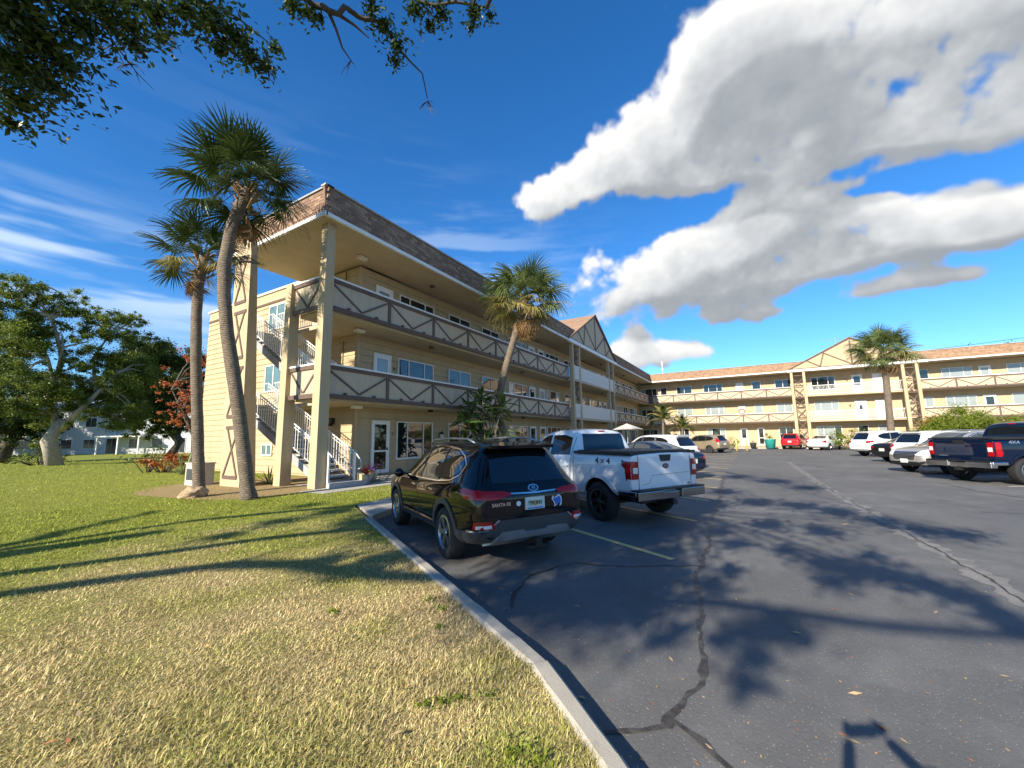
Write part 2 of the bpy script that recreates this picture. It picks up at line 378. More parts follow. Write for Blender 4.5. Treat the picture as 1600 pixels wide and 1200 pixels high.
dm = Vector((math.cos(R(-60)), math.sin(R(-60)), 0))
for i in range(-1, 12):
    e = gnd(1452, 735, ASPH_Z)+Vector((2.8*(i-2)*1.12, 0, 0)); strip('stall_line', [e, e+dm*5.6], .10, .005, M_LINEW)
G2 = lambda *q: [gnd(*a, ASPH_Z) for a in q]
strip('crack_sealant', G2((1088, 892), (1095, 960), (1098, 1010), (1094, 1060), (1062, 1110), (1045, 1125), (1050, 1140)), .065, .0045, M_TAR, .010)
strip('crack_sealant', G2((1048, 1128), (1000, 1140), (935, 1144)), .045, .0055, M_TAR, .008)
strip('crack_sealant', G2((1050, 1128), (1095, 1160), (1140, 1205), (1180, 1260)), .05, .0065, M_TAR, .008)
strip('crack_sealant', G2((1110, 822), (1108, 850), (1098, 880), (1090, 890)), .07, .0045, M_TAR, .012)
strip('crack_sealant', G2((1102, 883), (1000, 886), (900, 880), (820, 900), (800, 950)), .05, .0055, M_TAR, .02)
strip('crack_sealant', G2((1130, 745), (1125, 780), (1112, 815)), .09, .0045, M_TAR, .02)
strip('pavement_seam', G2((1232, 722), (1275, 752), (1330, 785), (1420, 835), (1520, 890), (1610, 945), (1760, 1030)), .24, .0035, M_SEAM, .012)
strip('crack_sealant', G2((1255, 742), (1310, 772), (1400, 824), (1500, 880), (1620, 950)), .035, .0075, M_TAR, .012)
strip('crack_sealant', G2((1470, 755), (1530, 768), (1600, 778), (1700, 800)), .05, .0045, M_TAR, .015)
strip('crack_sealant', G2((1150, 742), (1300, 739), (1480, 748)), .04, .0055, M_TAR, .02)
strip('crack_sealant', G2((1530, 800), (1600, 803), (1700, 815)), .04, .0045, M_TAR, .015)

# ------------------------------------------------------------------ buildings
M_WALL = mat('tan_stucco', (.44, .335, .20), .85, var=.05, scale=1.2, bump=.15, bscale=120)
M_WALLB = mat('tan_block', (.44, .335, .21), .85, var=.09, stretch=(1, 1, .3), scale=1.6, bump=.12, bscale=90)
M_SIDE = mat('tan_lap_siding', (.43, .325, .19), .75, var=.09, scale=2.2, bump=.1, bscale=60, stretch=(1, 1, .25))
M_PANEL = mat('beige_panel', (.46, .375, .265), .8, var=.10, stretch=(1, 1, .25), scale=3.5, bump=.1, bscale=100)
M_POST = mat('tan_post', (.45, .345, .21), .8, var=.09, stretch=(1, 1, .2), scale=4, bump=.12, bscale=70)
M_TRIM = mat('brown_timber', (.115, .074, .057), .7, var=.2, scale=9, bump=.2, bscale=50)
M_WHITE = mat('white_paint', (.74, .73, .69), .5, var=.05, scale=4)
M_SOFF = mat('soffit', (.45, .375, .26), .8, var=.08, scale=1.5)
M_SHD = mat('shingle_dark', (.19, .115, .075), .9, var=.16, scale=7, bump=.5, bscale=60)
M_SHM = mat('shingle_mid', (.24, .15, .098), .9, var=.16, scale=7, bump=.5, bscale=60)
M_SHL = mat('shingle_light', (.30, .195, .125), .9, var=.16, scale=7, bump=.5, bscale=60)
M_STEP = mat('grey_step', (.33, .33, .33), .8, var=.15, scale=5)
M_GLASS = mat('window_glass', (.012, .016, .018), .03, var=0, spec=.9)
M_BLIND = mat('window_blind', (.24, .27, .27), .25, var=.08, scale=3, stretch=(1, 1, 9), coat=1.)
M_DARKIN = mat('door_glass', (.02, .016, .012), .06, var=.4, scale=3, spec=.7)
M_DOORW = mat('white_door', (.72, .72, .70), .45, var=.04)
M_BLACK = mat('black_iron', (.015, .015, .015), .5, var=.2)
M_LAMPG = mat('lamp_glass', (.7, .66, .55), .3, var=.05)
def shingle_mat():
    m = bpy.data.materials.new('shingle_roof'); m.use_nodes = True; t = m.node_tree; t.nodes.clear(); N = NT(t)
    tc = N.n('ShaderNodeTexCoord').outputs['Object']
    sx = N.n('ShaderNodeSeparateXYZ', inp={0: tc}); cv = N.n('ShaderNodeCombineXYZ', inp={0: sx.outputs[0], 1: N.m('MULTIPLY', sx.outputs[2], 1.)}).outputs[0]
    br = N.n('ShaderNodeTexBrick', offset=.5, inp={'Vector': cv, 'Color1': (.19, .115, .075, 1), 'Color2': (.45, .28, .165, 1), 'Mortar': (.06, .032, .02, 1), 'Scale': 1., 'Mortar Size': .008, 'Bias': -.1, 'Brick Width': .3, 'Row Height': .14})
    n = N.noise(tc, 5, 5, .7); col = N.mix(.5, br.outputs[0], N.ramp(n, [(.3, (.16, .095, .06)), (.7, (.42, .265, .16))]))
    b = N.n('ShaderNodeBump', inp={'Strength': .8, 'Distance': .03, 'Height': br.outputs[0]})
    p = N.n('ShaderNodeBsdfPrincipled', inp={'Base Color': col, 'Roughness': .9, 'Normal': b.outputs[0]})
    N.n('ShaderNodeOutputMaterial', inp={0: p.outputs[0]}); return m
M_SHINGLE = shingle_mat()
L_A = 52.4; DW = 1.7
FLO = [0.13, 3.12, 6.25]; RAILT = [None, 4.26, 7.40]; EAVE = 9.24; MTOP = 10.42
rm = random.Random(3)

def window(par, s0, s1, z0, z1, d=DW, panes=None, style='glass', nrm=-1):
    """front face at depth d, facing -d"""
    w = s1-s0; fr = .05
    o = MB(); o.box(s0-fr, d-.07, z0-fr, s1+fr, d-.001, z0).box(s0-fr, d-.07, z1, s1+fr, d-.001, z1+fr).box(s0-fr, d-.07, z0, s0, d-.001, z1).box(s1, d-.07, z0, s1+fr, d-.001, z1)
    n = panes or (3 if w > 2.1 else 2 if w > 1.1 else 1)
    cuts = [0, .27, .73, 1] if n == 3 else [i/n for i in range(n+1)]
    for c in cuts[1:-1]: o.box(s0+w*c-.025, d-.066, z0, s0+w*c+.025, d-.001, z1)
    win = obj('window', o, M_WHITE, par)
    obj('sill', MB().box(s0-fr-.03, d-.10, z0-fr-.035, s1+fr+.03, d-.002, z0-fr-.001), M_WHITE, win)
    for i in range(n):
        a, b = s0+w*cuts[i]+.02, s0+w*cuts[i+1]-.02
        m = M_GLASS
        if style == 'blind' or (style == 'mix' and rm.random() < .25): m = M_BLIND
        e = rm.uniform(-.004, .004)
        obj('pane', MB().add([(a, d-.03+e, z0), (b, d-.03-e, z0), (b, d-.03-e, z1), (a, d-.03+e, z1)], [(0, 1, 2, 3)]), m, win)
    return win
def door(par, s0, s1, z0, z1, d=DW, style='storm'):
    fr = .07
    o = MB(); o.box(s0, d-.08, z0, s0+fr, d-.001, z1).box(s1-fr, d-.08, z0, s1, d-.001, z1).box(s0+fr, d-.08, z1-fr, s1-fr, d-.001, z1)
    dr = obj('door', o, M_WHITE, par); a, b = s0+fr, s1-fr; zm = z0+.95
    if style == 'storm':
        q = MB(); q.box(a, d-.06, z0, a+.09, d-.002, z1-fr).box(b-.09, d-.06, z0, b, d-.002, z1-fr).box(a+.09, d-.06, z0, b-.09, d-.002, z0+.16).box(a+.09, d-.06, z1-fr-.1, b-.09, d-.002, z1-fr).box(a+.09, d-.06, zm-.035, b-.09, d-.002, zm+.035)
        obj('door_leaf', q, M_DOORW, dr)
        obj('pane', MB().box(a+.09, d-.035, z0+.16, b-.09, d-.03, zm-.035), M_DARKIN, dr); obj('pane', MB().box(a+.09, d-.035, zm+.035, b-.09, d-.03, z1-fr-.1), M_DARKIN, dr)
    elif style == 'oval':
        obj('door_leaf', MB().box(a, d-.05, z0, b, d-.002, z1-fr), M_DOORW, dr)
        q = MB(); c = (a+b)/2; zc = z0+1.35; vs = [(c+.15*math.cos(t), d-.056, zc+.42*math.sin(t)) for t in [2*math.pi*i/20 for i in range(20)]]
        obj('oval_pane', q.add(vs, [tuple(range(20))]), M_GLASS, dr)
    elif style == 'half':
        q = MB(); q.box(a, d-.05, z0, b, d-.002, zm).box(a, d-.05, zm, a+.12, d-.002, z1-fr).box(b-.12, d-.05, zm, b, d-.002, z1-fr).box(a+.12, d-.05, z1-fr-.14, b-.12, d-.002, z1-fr)
        obj('door_leaf', q, M_DOORW, dr); obj('pane', MB().box(a+.12, d-.03, zm, b-.12, d-.025, z1-fr-.14), M_BLIND if rm.random() < .5 else M_GLASS, dr)
    else:
        obj('door_leaf', MB().box(a, d-.05, z0, b, d-.002, z1-fr), M_DOORW, dr)
    obj('handle', MB().box(b-.07, d-.11, z0+.98, b-.04, d-.05, z0+1.1), M_BLACK, dr)
    return dr
def balcony(par, s0, s1, lev, bays, d=0.):
    zt = RAILT[lev]; zb = zt-1.2
    p = obj('balcony', MB().box(s0, d+.02, zb+.02, s1, d+.12, zt-.06), M_PANEL, par)
    obj('rail_cap', MB().box(s0, d-.06, zt-.06, s1, d+.18, zt), M_WHITE, p)
    obj('upper_band', MB().box(s0, d-.02, zt-.20, s1, d+.019, zt-.062), M_TRIM, p)
    obj('lower_band', MB().box(s0, d-.045, zb-.02, s1, d+.018, zb+.14), M_TRIM, p)
    bw = (s1-s0)/bays
    pm = MB().box(-.07, 0, 0, .07, .035, zt-.202-(zb+.142)).mesh('post', M_TRIM)
    bm_ = {}
    sm = MB().box(-.05, 0, 0, .05, .09, .07).mesh('scupper', M_TRIM)
    za, zc = zb+.142, zt-.202
    for i in range(bays):
        a = s0+i*bw; b = a+bw
        if i: link('post', pm, p, (a, d-.018, za))
        lo, hi = a+.11, b-.11; mid = (lo+hi)/2
        if not bm_:
            bm_['l'] = MB().bar((lo-a, .0, zc-za-.06), (mid-a-.02, .0, .07), .07, .028, up=(0, 1, 0)).mesh('brace', M_TRIM)
            bm_['r'] = MB().bar((hi-a, .0, zc-za-.06), (mid-a+.02, .0, .07), .07, .028, up=(0, 1, 0)).mesh('brace', M_TRIM)
        link('brace', bm_['l'], p, (a, d+.004, za)); link('brace', bm_['r'], p, (a, d+.001, za))
        for q in (.27, .75): link('scupper', sm, p, (a+bw*q, d-.075, zb+.142))
    return p
def pickets(par, s0, s1, lev, d, solid=False):
    zt = RAILT[lev]; zb = FLO[lev]+.06
    p = obj('picket_railing', MB().box(s0, d-.03, zt-.05, s1, d+.03, zt).box(s0, d-.02, zb, s1, d+.02, zb+.05), M_WHITE, par)
    n = int((s1-s0)/.135); pm = MB().box(-.035 if solid else -.012, -.012, 0, .035 if solid else .012, .012, zt-.05-zb-.05).mesh('picket', M_WHITE)
    for i in range(n): link('picket', pm, p, (s0+(i+.5)*(s1-s0)/n, d, zb+.05))
    return p
def lattice_pair(par, sa, sb, d, top):
    """two posts with brown crossed timbers between"""
    for s, sl in ((sa, .0), (sb, .0)):
        obj('gable_post', MB().frustum((s-.17, d-.17, s+.17, d+.17), (s-.13, d-.13, s+.13, d+.13), 0, top), M_POST, par)
    z = .7; a, b = sa+.2, sb-.2
    lat = obj('lattice', MB().box(a, d-.03, top-.5, b, d+.03, top-.42), M_TRIM, par)
    hs = (top-1.3)/6
    for i in range(6):
        z0 = .75+i*hs; z1 = z0+hs*.72
        obj('cross_timber', MB().bar((a, d, z0), (b, d, z1), .08, .07, up=(0, 1, 0)), M_TRIM, lat); obj('cross_timber', MB().bar((a, d+.008, z1), (b, d+.008, z0), .08, .07, up=(0, 1, 0)), M_TRIM, lat)
        obj('cross_rail', MB().box(a, d-.035, z0-.12, b, d+.035, z0-.02), M_TRIM, lat)
def gable(par, s0, s1, apex, d, posts):
    zf = EAVE+.06; c = (s0+s1)/2; pitch_h = apex-zf-.15
    tri = [(s0+.35, zf+.16), (s1-.35, zf+.16), (c, apex-.12)]
    g = obj('gable', MB().add([(x, d, z) for x, z in tri]+[(x, d+.12, z) for x, z in tri], [(0, 1, 2), (5, 4, 3), (0, 3, 4, 1), (1, 4, 5, 2), (2, 5, 3, 0)]), M_PANEL if par.get('shade') else M_WALLB, par)
    obj('gable_fascia', MB().box(s0, d-.12, zf-.12, s1, d+.1, zf+.15), M_WHITE, g)
    obj('gable_band', MB().box(s0+.3, d-.04, zf+.152, s1-.3, d-.002, zf+.27), M_TRIM, g)
    # raking boards and roof slopes running back to the main roof
    for sx, e in ((s0, -1), (s1, 1)):
        obj('rake_board', MB().bar((sx, d-.03, zf+.12), (c, d-.03, apex), .16, .1, up=(0, 1, 0)), M_TRIM, g)
        back = 5.0
        a = Vector((sx-e*-.05, d-.15, zf+.1)); b = Vector((c, d-.15, apex+.08)); dn = Vector((0, back, 0)); dn2 = Vector((0, back+1, 0))
        u = Vector((0, 0, .07))
        obj('gable_roof', MB().add([a, b, b+dn2, a+dn, a+u, b+u, b+dn2+u, a+dn+u], [(0, 3, 2, 1), (4, 5, 6, 7), (0, 1, 5, 4), (1, 2, 6, 5), (2, 3, 7, 6), (3, 0, 4, 7)]), M_SHINGLE, g)
    hgt = lambda s: (apex-.25)-(apex-zf-.3)*abs(s-c)/((s1-s0)/2)
    obj('gable_timber', MB().box(c-.08, d-.03, zf+.27, c+.08, d-.003, apex-.25), M_TRIM, g)
    hw = (s1-s0)/2
    for e in (-1, 1):
        q = [(c+e*hw*.0, zf+.3, c+e*hw*.40, hgt(c+e*hw*.40)), (c+e*hw*.40, hgt(c+e*hw*.40), c+e*hw*.47, zf+.3), (c+e*hw*.47, zf+.3, c+e*hw*.66, hgt(c+e*hw*.66))]
        for x0, z0, x1, z1 in q: obj('gable_timber', MB().bar((x0, d-.018, z0), (x1, d-.018, z1), .13, .03, up=(0, 1, 0)), M_TRIM, g)
    obj('gable_soffit', MB().box(s0+.05, d+.1, zf-.11, s1-.05, -.3, zf-.04), M_SOFF, g)
    for a, b in posts: lattice_pair(par, a, b, d+.15, zf-.12)
def mansard(par, s0, s1, geo_shingles=False, back=14.):
    o = MB(); e, tpd = -.5, -.36
    o.add([(s0, e, EAVE+.14), (s1, e, EAVE+.14), (s1, tpd, MTOP), (s0, tpd, MTOP), (s0, e+.1, EAVE+.14), (s1, e+.1, EAVE+.14), (s1, tpd+.1, MTOP), (s0, tpd+.1, MTOP)],
          [(0, 1, 2, 3), (5, 4, 7, 6), (3, 2, 6, 7), (1, 0, 4, 5), (0, 3, 7, 4), (1, 5, 6, 2)])
    r = obj('mansard_roof', o, M_SHD if geo_shingles else M_SHINGLE, par)
    obj('fascia', MB().box(s0, e-.05, EAVE, s1, e+.05, EAVE+.138), M_WHITE, par)
    obj('soffit', MB().box(s0, e+.05, EAVE-.01, s1, DW, EAVE+.05), M_SOFF, par)
    obj('roof_coping', MB().box(s0, tpd-.06, MTOP, s1, tpd+.2, MTOP+.06), M_STEP, par)
    return r

# ---- building A (long front in shade, stair tower at the near end)
A = thing('apartment_building', 'tan three storey apartment building with open end staircase and shingled mansard roof', 'building'); A['shade'] = 1
obj('wall', MB().box(2.76, DW+.03, 0, 54.08, 15.3, 9.15), M_WALL, A)
XW = 2.75; YE = 15.3
def siding(par, axis):
    h = .30; n = int(9.2/h)
    for i in range(n):
        z0 = .12+i*h; z1 = z0+h-.006
        if axis == 'front': mb = MB().add([(XW, DW-.034, z0), (54.05, DW-.034, z0), (54.05, DW-.006, z1), (XW, DW-.006, z1), (XW, DW+.03, z0), (54.05, DW+.03, z0), (54.05, DW+.03, z1), (XW, DW+.03, z1)], [(0, 1, 2, 3), (3, 2, 6, 7), (0, 4, 5, 1), (0, 3, 7, 4), (1, 5, 6, 2)])
        else: mb = MB().add([(XW-.036, YE, z0), (XW-.036, DW-.03, z0), (XW-.006, DW-.03, z1), (XW-.006, YE, z1), (XW+.02, YE, z0), (XW+.02, DW-.03, z0), (XW+.02, DW-.03, z1), (XW+.02, YE, z1)], [(0, 1, 2, 3), (3, 2, 6, 7), (0, 4, 5, 1), (0, 3, 7, 4), (1, 5, 6, 2)])
        obj('siding_board', mb, M_SIDE, par)
siding(A, 'front'); siding(A, 'end')
obj('corner_board', MB().box(XW-.05, DW-.06, .1, XW+.09, DW+.05, 9.1), M_POST, A)
obj('parapet_coping', MB().box(XW-.09, 5.7, 9.32, XW+.25, YE+.1, 9.42), M_WHITE, A)
obj('parapet_wall', MB().box(XW-.012, 5.65, 9.11, XW+.2, YE, 9.318), M_SIDE, A)
obj('parapet_trim', MB().box(XW-.06, 5.7, 8.70, XW-.026, YE, 8.78), M_TRIM, A)
for z in (2.98, 6.10): obj('walkway_slab', MB().box(.13, .125, z, 54.0, DW-.03, z+.14), M_SOFF, A)
for lev, z in ((1, 2.98), (2, 6.10)):
    obj('landing_slab', MB().box(1.3, DW-.028, z+.005, XW-.03, 6.9, z+.135), M_SOFF, A); obj('landing_slab', MB().box(.13, 5.55, z+.002, 1.298, 6.9, z+.138), M_SOFF, A)
GA0, GA1 = 20.9, 34.3
for lev in (1, 2):
    balcony(A, .2, GA0+.9, lev, 8); balcony(A, GA1-.6, 52.3, lev, 7); pickets(A, GA0+.95, GA1-.65, lev, -.45, True)
    obj('bay_slab', MB().box(GA0+.9, -.5, FLO[lev]-.14, GA1-.6, .12, FLO[lev]+.03), M_SOFF, A)
    # end balcony between corner post and second post
    zt = RAILT[lev]; zb = zt-1.2
    p = obj('end_balcony', MB().box(-.02, .2, zb+.02, .08, 1.8, zt-.06), M_PANEL, A)
    obj('rail_cap', MB().box(-.08, .12, zt-.06, .14, 2.25, zt), M_WHITE, p); obj('upper_band', MB().box(-.07, .15, zt-.2, -.022, 2.3, zt-.062), M_TRIM, p); obj('lower_band', MB().box(-.085, .2, zb-.02, -.023, 1.8, zb+.14), M_TRIM, p)
    for y0 in (.26, 1.74): obj('brace', MB().bar((-.035, y0, zt-.24), (-.035, 1.0+(.03 if y0 > 1 else -.03), zb+.2), .07, .028, up=(1, 0, 0)), M_TRIM, p)
obj('corner_post', MB().frustum((-.2, -.2, .2, .2), (-.16, -.16, .16, .16), 0, EAVE-.01), M_POST, A)
obj('stair_post', MB().frustum((-.2, 1.8, .2, 2.2), (-.17, 1.83, .17, 2.17), 0, 7.4), M_POST, A)
# pier with hourglass timbers
pr_ = obj('pier', MB().frustum((-.98, 2.85, -.45, 4.2), (-.95, 3.3, -.74, 4.4), 0, EAVE-.01), M_POST, A)
def px_(z): return -.982+.03*z/EAVE
for k in range(4):
    z0 = .35+k*2.15; z1 = z0+1.75; ya, yb = 3.05+.11*k, 4.02+.05*k
    for (y0, za), (y1, zb_) in (((ya, z0), (yb, z0)), ((ya, z1), (yb, z1)), ((ya, z0), (yb-.1, z1)), ((yb, z0), (ya+.1, z1))):
        obj('timber', MB().bar((px_(za)-.012, y0, za), (px_(zb_)-.012, y1, zb_), .075 if za != zb_ else .12, .03, up=(1, 0, 0)), M_TRIM, pr_)
mansard_a = mansard(A, -.5, 52.0, True)
# end return of the mansard over the stairs
e0, t0 = -.5, -.36
mend = obj('mansard_roof', MB().add([(e0, -.5, EAVE+.14), (e0, 5.75, EAVE+.14), (t0, 5.75, MTOP), (t0, -.36, MTOP), (e0+.1, -.5, EAVE+.14), (e0+.1, 5.75, EAVE+.14), (t0+.1, 5.75, MTOP), (t0+.1, -.36, MTOP)], [(1, 0, 3, 2), (4, 5, 6, 7), (2, 3, 7, 6), (0, 1, 5, 4), (1, 2, 6, 5)]), M_SHD, A)
obj('fascia', MB().box(e0-.05, -.55, EAVE+.001, e0+.05, 5.8, EAVE+.139), M_WHITE, A)
obj('soffit', MB().box(e0+.05, DW+.001, EAVE-.008, XW+.4, 5.75, EAVE+.048), M_SOFF, A)
obj('roof_coping', MB().box(t0-.06, -.42, MTOP+.001, t0+.2, 5.75, MTOP+.061), M_STEP, A)
obj('roof_deck', MB().box(t0+.1, -.2, MTOP-.06, 53.0, 5.7, MTOP-.02), M_STEP, A)
obj('roof_back', MB().box(t0+.1, 5.65, EAVE+.05, 8.0, 5.75, MTOP-.07), M_SHD, A)
gable(A, GA0, GA1, 12.95, -.5, [(GA0+1.0, GA0+2.5), (GA1-2.6, GA1-1.1)])
# shingles: the nearest ones singly, the rest joined
sw, sh = .30, .135
base_sh = [MB().add([(0, -.018, 0), (sw-.012, -.018, 0), (sw-.012, .0, 0), (0, .0, 0), (0, -.006, sh+.03), (sw-.012, -.006, sh+.03)], [(0, 1, 5, 4), (0, 3, 2, 1), (1, 2, 5), (0, 4, 3)]).mesh('shingle', m) for m in (M_SHD, M_SHM, M_SHL)]
cand = []
nrow = int((MTOP-EAVE-.15)/sh)
slope = .14/(MTOP-EAVE-.14); tilt = math.atan(slope)
for r_ in range(nrow):
    z = EAVE+.15+r_*sh
    for i in range(int(52.3/sw)):
        cand.append(('f', -.48+i*sw+(r_ % 2)*sw/2+rm.uniform(-.01, .01), z))
    for i in range(int(6.0/sw)):
        cand.append(('e', -.48+i*sw+(r_ % 2)*sw/2+rm.uniform(-.01, .01), z))
cand.sort(key=lambda c: c[1])
rest = MB()
for i, (side, s, z) in enumerate(cand):
    off = -.5+slope*(z-EAVE-.14)-.002; k = rm.choices((0, 1, 2), (.45, .35, .2))[0]; e = rm.uniform(-.008, .004)
    if side == 'f' and s > 51.5: continue
    if i < 300:
        if side == 'f': link('shingle', base_sh[k], mansard_a, (s, off+e, z), (-tilt, 0, 0))
        else: link('shingle', base_sh[k], mend, (off+e, s+sw-.01, z), (-tilt, 0, -math.pi/2))
    else:
        w = sw-.012; t = slope*(sh+.03)
        if side == 'f': vs = [(s, off+e-.018, z), (s+w, off+e-.018, z), (s+w, off+e+.01, z), (s, off+e+.01, z), (s, off+e+t-.006, z+sh+.03), (s+w, off+e+t-.006, z+sh+.03)]
        else: vs = [(off+e-.018, s+w, z), (off+e-.018, s, z), (off+e+.01, s, z), (off+e+.01, s+w, z), (off+e+t-.006, s+w, z+sh+.03), (off+e+t-.006, s, z+sh+.03)]
        rest.add(vs, [(0, 1, 5, 4), (0, 3, 2, 1), (1, 2, 5), (0, 4, 3)], k)
obj('shingle_courses', rest, [M_SHD, M_SHM, M_SHL], mansard_a, kind='stuff')
# stairs
for lev in (0, 1):
    z0 = (LAWN_Z, 3.12)[lev]; z1 = (3.12, 6.25)[lev]; ya, yb = (-.35, .55)[lev], 5.55; n = 17
    st = obj('staircase', MB().bar((.20, ya+.15, z0-.02), (.20, yb, z1-.2), .05, .26).bar((1.22, ya+.15, z0-.02), (1.22, yb, z1-.2), .05, .26), M_WHITE if lev < 0 else M_STEP, A)
    rise = (z1-z0)/n; run = (yb-ya)/n
    tm = MB().box(.23, 0, -.06, 1.19, run+.03, 0).box(.24, run+.0, -rise, 1.18, run+.03, -.06).mesh('tread', M_STEP)
    for i in range(n): link('tread', tm, st, (0, ya+i*run, z0+(i+1)*rise-.002))
    for x in (.20, 1.22):
        hr = MB(); up = .98
        hr.tube([(x, ya-.05, z0+rise+up-.1), (x, ya+.1, z0+rise+up), (x, yb, z1+up), (x, yb+.35, z1+up)], .022, 8); hr.tube([(x, ya+.1, z0+rise+.14), (x, yb, z1+.14)], .016, 6); hr.tube([(x, ya+.1, z0+rise+up-.12), (x, yb, z1+up-.12)], .014, 6)
        if lev == 0: hr.tube([(x, ya-.05, z0+rise+up-.1), (x, ya-.28, z0+.85), (x, ya-.30, z0+.62), (x, ya-.12, z0+.55)], .022, 8)
        obj('handrail', hr, M_WHITE, st, smooth=True)
        bmx = MB().box(-.011, -.011, 0, .011, .011, up-.05).mesh('baluster', M_WHITE)
        nb = 38
        for i in range(nb):
            y = ya+.14+(yb-ya-.14)*i/(nb-1); z = z0+rise+.10+(z1-z0-rise)*(y-ya-.1)/(yb-ya-.1)
            link('baluster', bmx, st, (x, y, z))
        obj('newel', MB().box(x-.03, ya+.03, z0-.05, x+.03, ya+.09, z0+rise+up), M_WHITE, st)
# landing rails: level rails round the stairwell
for lev in (1, 2):
    zf = FLO[lev]
    rl = obj('landing_railing', MB().box(.16, 5.6, zf+1.0, .20, 6.9, zf+1.04).box(.16, 5.6, zf+.1, .20, 6.9, zf+.14).box(1.42, 1.75, zf+1.0, 1.46, 5.5, zf+1.04).box(1.42, 1.75, zf+.1, 1.46, 5.5, zf+.14), M_WHITE, A)
    bl = MB().box(-.01, -.01, 0, .01, .01, .86).mesh('baluster', M_WHITE)
    for i in range(10): link('baluster', bl, rl, (.18, 5.65+i*.13, zf+.14))
    for i in range(28): link('baluster', bl, rl, (1.44, 1.82+i*.132, zf+.14))
obj('stair_plinth', MB().box(.1, -.75, 0, 1.35, -.34, .2), M_STEP, A)
obj('plinth_wall', MB().add([(1.3, -.7, .1), (1.46, -.7, .1), (1.46, 1.2, .1), (1.3, 1.2, .1), (1.3, -.7, .35), (1.46, -.7, .35), (1.46, 1.2, .95), (1.3, 1.2, .95)], [(0, 3, 2, 1), (4, 5, 6, 7), (0, 1, 5, 4), (1, 2, 6, 5), (2, 3, 7, 6), (3, 0, 4, 7)]), M_POST, A)
# openings on the front: same plan on every floor
WA = [('d', 3.54, 4.53), ('w', 5.03, 7.38), ('w', 8.73, 10.61), ('w', 11.96, 13.85), ('w', 15.17, 17.67), ('d', 18.08, 19.1), ('d', 19.75, 20.8), ('w', 21.14, 23.66), ('w', 24.94, 26.94), ('w', 28.3, 30.2),
      ('w', 31.4, 33.8), ('d', 34.3, 35.3), ('d', 36.0, 37.0), ('w', 37.5, 39.9), ('w', 41.2, 43.1), ('w', 44.4, 46.3), ('w', 47.4, 49.8), ('d', 50.3, 51.3)]
for lev in range(3):
    f = FLO[lev]
    for k, a, b in WA:
        if k == 'd': door(A, a, b, f+.02, f+2.3, DW-.034, 'storm' if lev == 0 or rm.random() < .4 else 'half')
        else: window(A, a, b, f+(.62 if lev == 0 else .95), f+2.24, DW-.034, style='glass' if a < 12 else 'mix')
# end wall windows (facing -X): built facing front then turned
def window_end(y0, y1, z0, z1):
    w = y1-y0; x = XW-.025; o = MB(); fr = .06
    o.box(x-.06, y0-fr, z0-fr, x-.001, y1+fr, z0).box(x-.06, y0-fr, z1, x-.001, y1+fr, z1+fr).box(x-.06, y0-fr, z0, x-.001, y0, z1).box(x-.06, y1, z0, x-.001, y1+fr, z1).box(x-.055, (y0+y1)/2-.03, z0, x-.001, (y0+y1)/2+.03, z1)
    wn = obj('window', o, M_WHITE, A); m2 = mat('window_glass_teal', (.10, .17, .17), .06, var=.2, scale=2, spec=.8)
    for a, b in ((y0, (y0+y1)/2-.03), ((y0+y1)/2+.03, y1)): obj('pane', MB().box(x-.03, a, z0, x-.025, b, z1), m2, wn)
window_end(7.25, 8.6, 7.3, 8.5); window_end(7.25, 8.6, 4.1, 5.35); window_end(7.7, 8.5, .95, 1.4)
# small fittings: ceiling lights, wall lamp, conduit, unit numbers
for lev, zz in ((0, 2.97), (1, 6.09), (2, EAVE-.012)):
    for s in (6.3, 15.5, 24.5, 33, 42, 50):
        obj('ceiling_light', MB().lathe([(.0, 0), (.11, 0), (.14, -.05), (.12, -.09), (0, -.10)], 14, (s, .75, zz)), M_BLACK if lev == 0 else M_TRIM, A, smooth=True)
for zz in (2.97, 6.09, EAVE-.012): obj('spot_lamp', MB().box(2.05, .9, zz-.14, 2.45, 1.12, zz-.02).box(2.2, .95, zz-.02, 2.3, 1.05, zz), M_LAMPG, A)
obj('wall_lamp', MB().box(XW-.2, 3.0, 2.3, XW-.02, 3.14, 2.55).box(XW-.26, 3.02, 2.2, XW-.1, 3.12, 2.32), M_BLACK, A)
for z0, z1 in ((3.2, 5.9), (6.4, 9.1)): obj('conduit', MB().tube([(XW-.06, 2.6, z0), (XW-.06, 2.6, z1)], .02, 6), M_TRIM, A)
for lev, tx in ((0, '2'), (1, '22'), (2, '32')):
    me = text_mesh(tx, .17, .004, True); me.materials.append(M_BLACK); link('unit_number', me, A, (4.78, DW-.03, FLO[lev]+1.72), (math.pi/2, 0, 0))
lt = obj('wall_lantern', MB().lathe([(.0, -.2), (.05, -.2), (.08, -.15), (.10, .1), (.12, .12), (.05, .2), (.015, .22), (.01, .3), (0, .3)], 8, (8.05, DW-.16, 1.75)).box(8.02, DW-.12, 1.7, 8.08, DW-.03, 1.85), M_BLACK, A)
obj('lantern_glass', MB().lathe([(.082, -.12), (.103, .08)], 8, (8.05, DW-.16, 1.75)), M_LAMPG, lt)

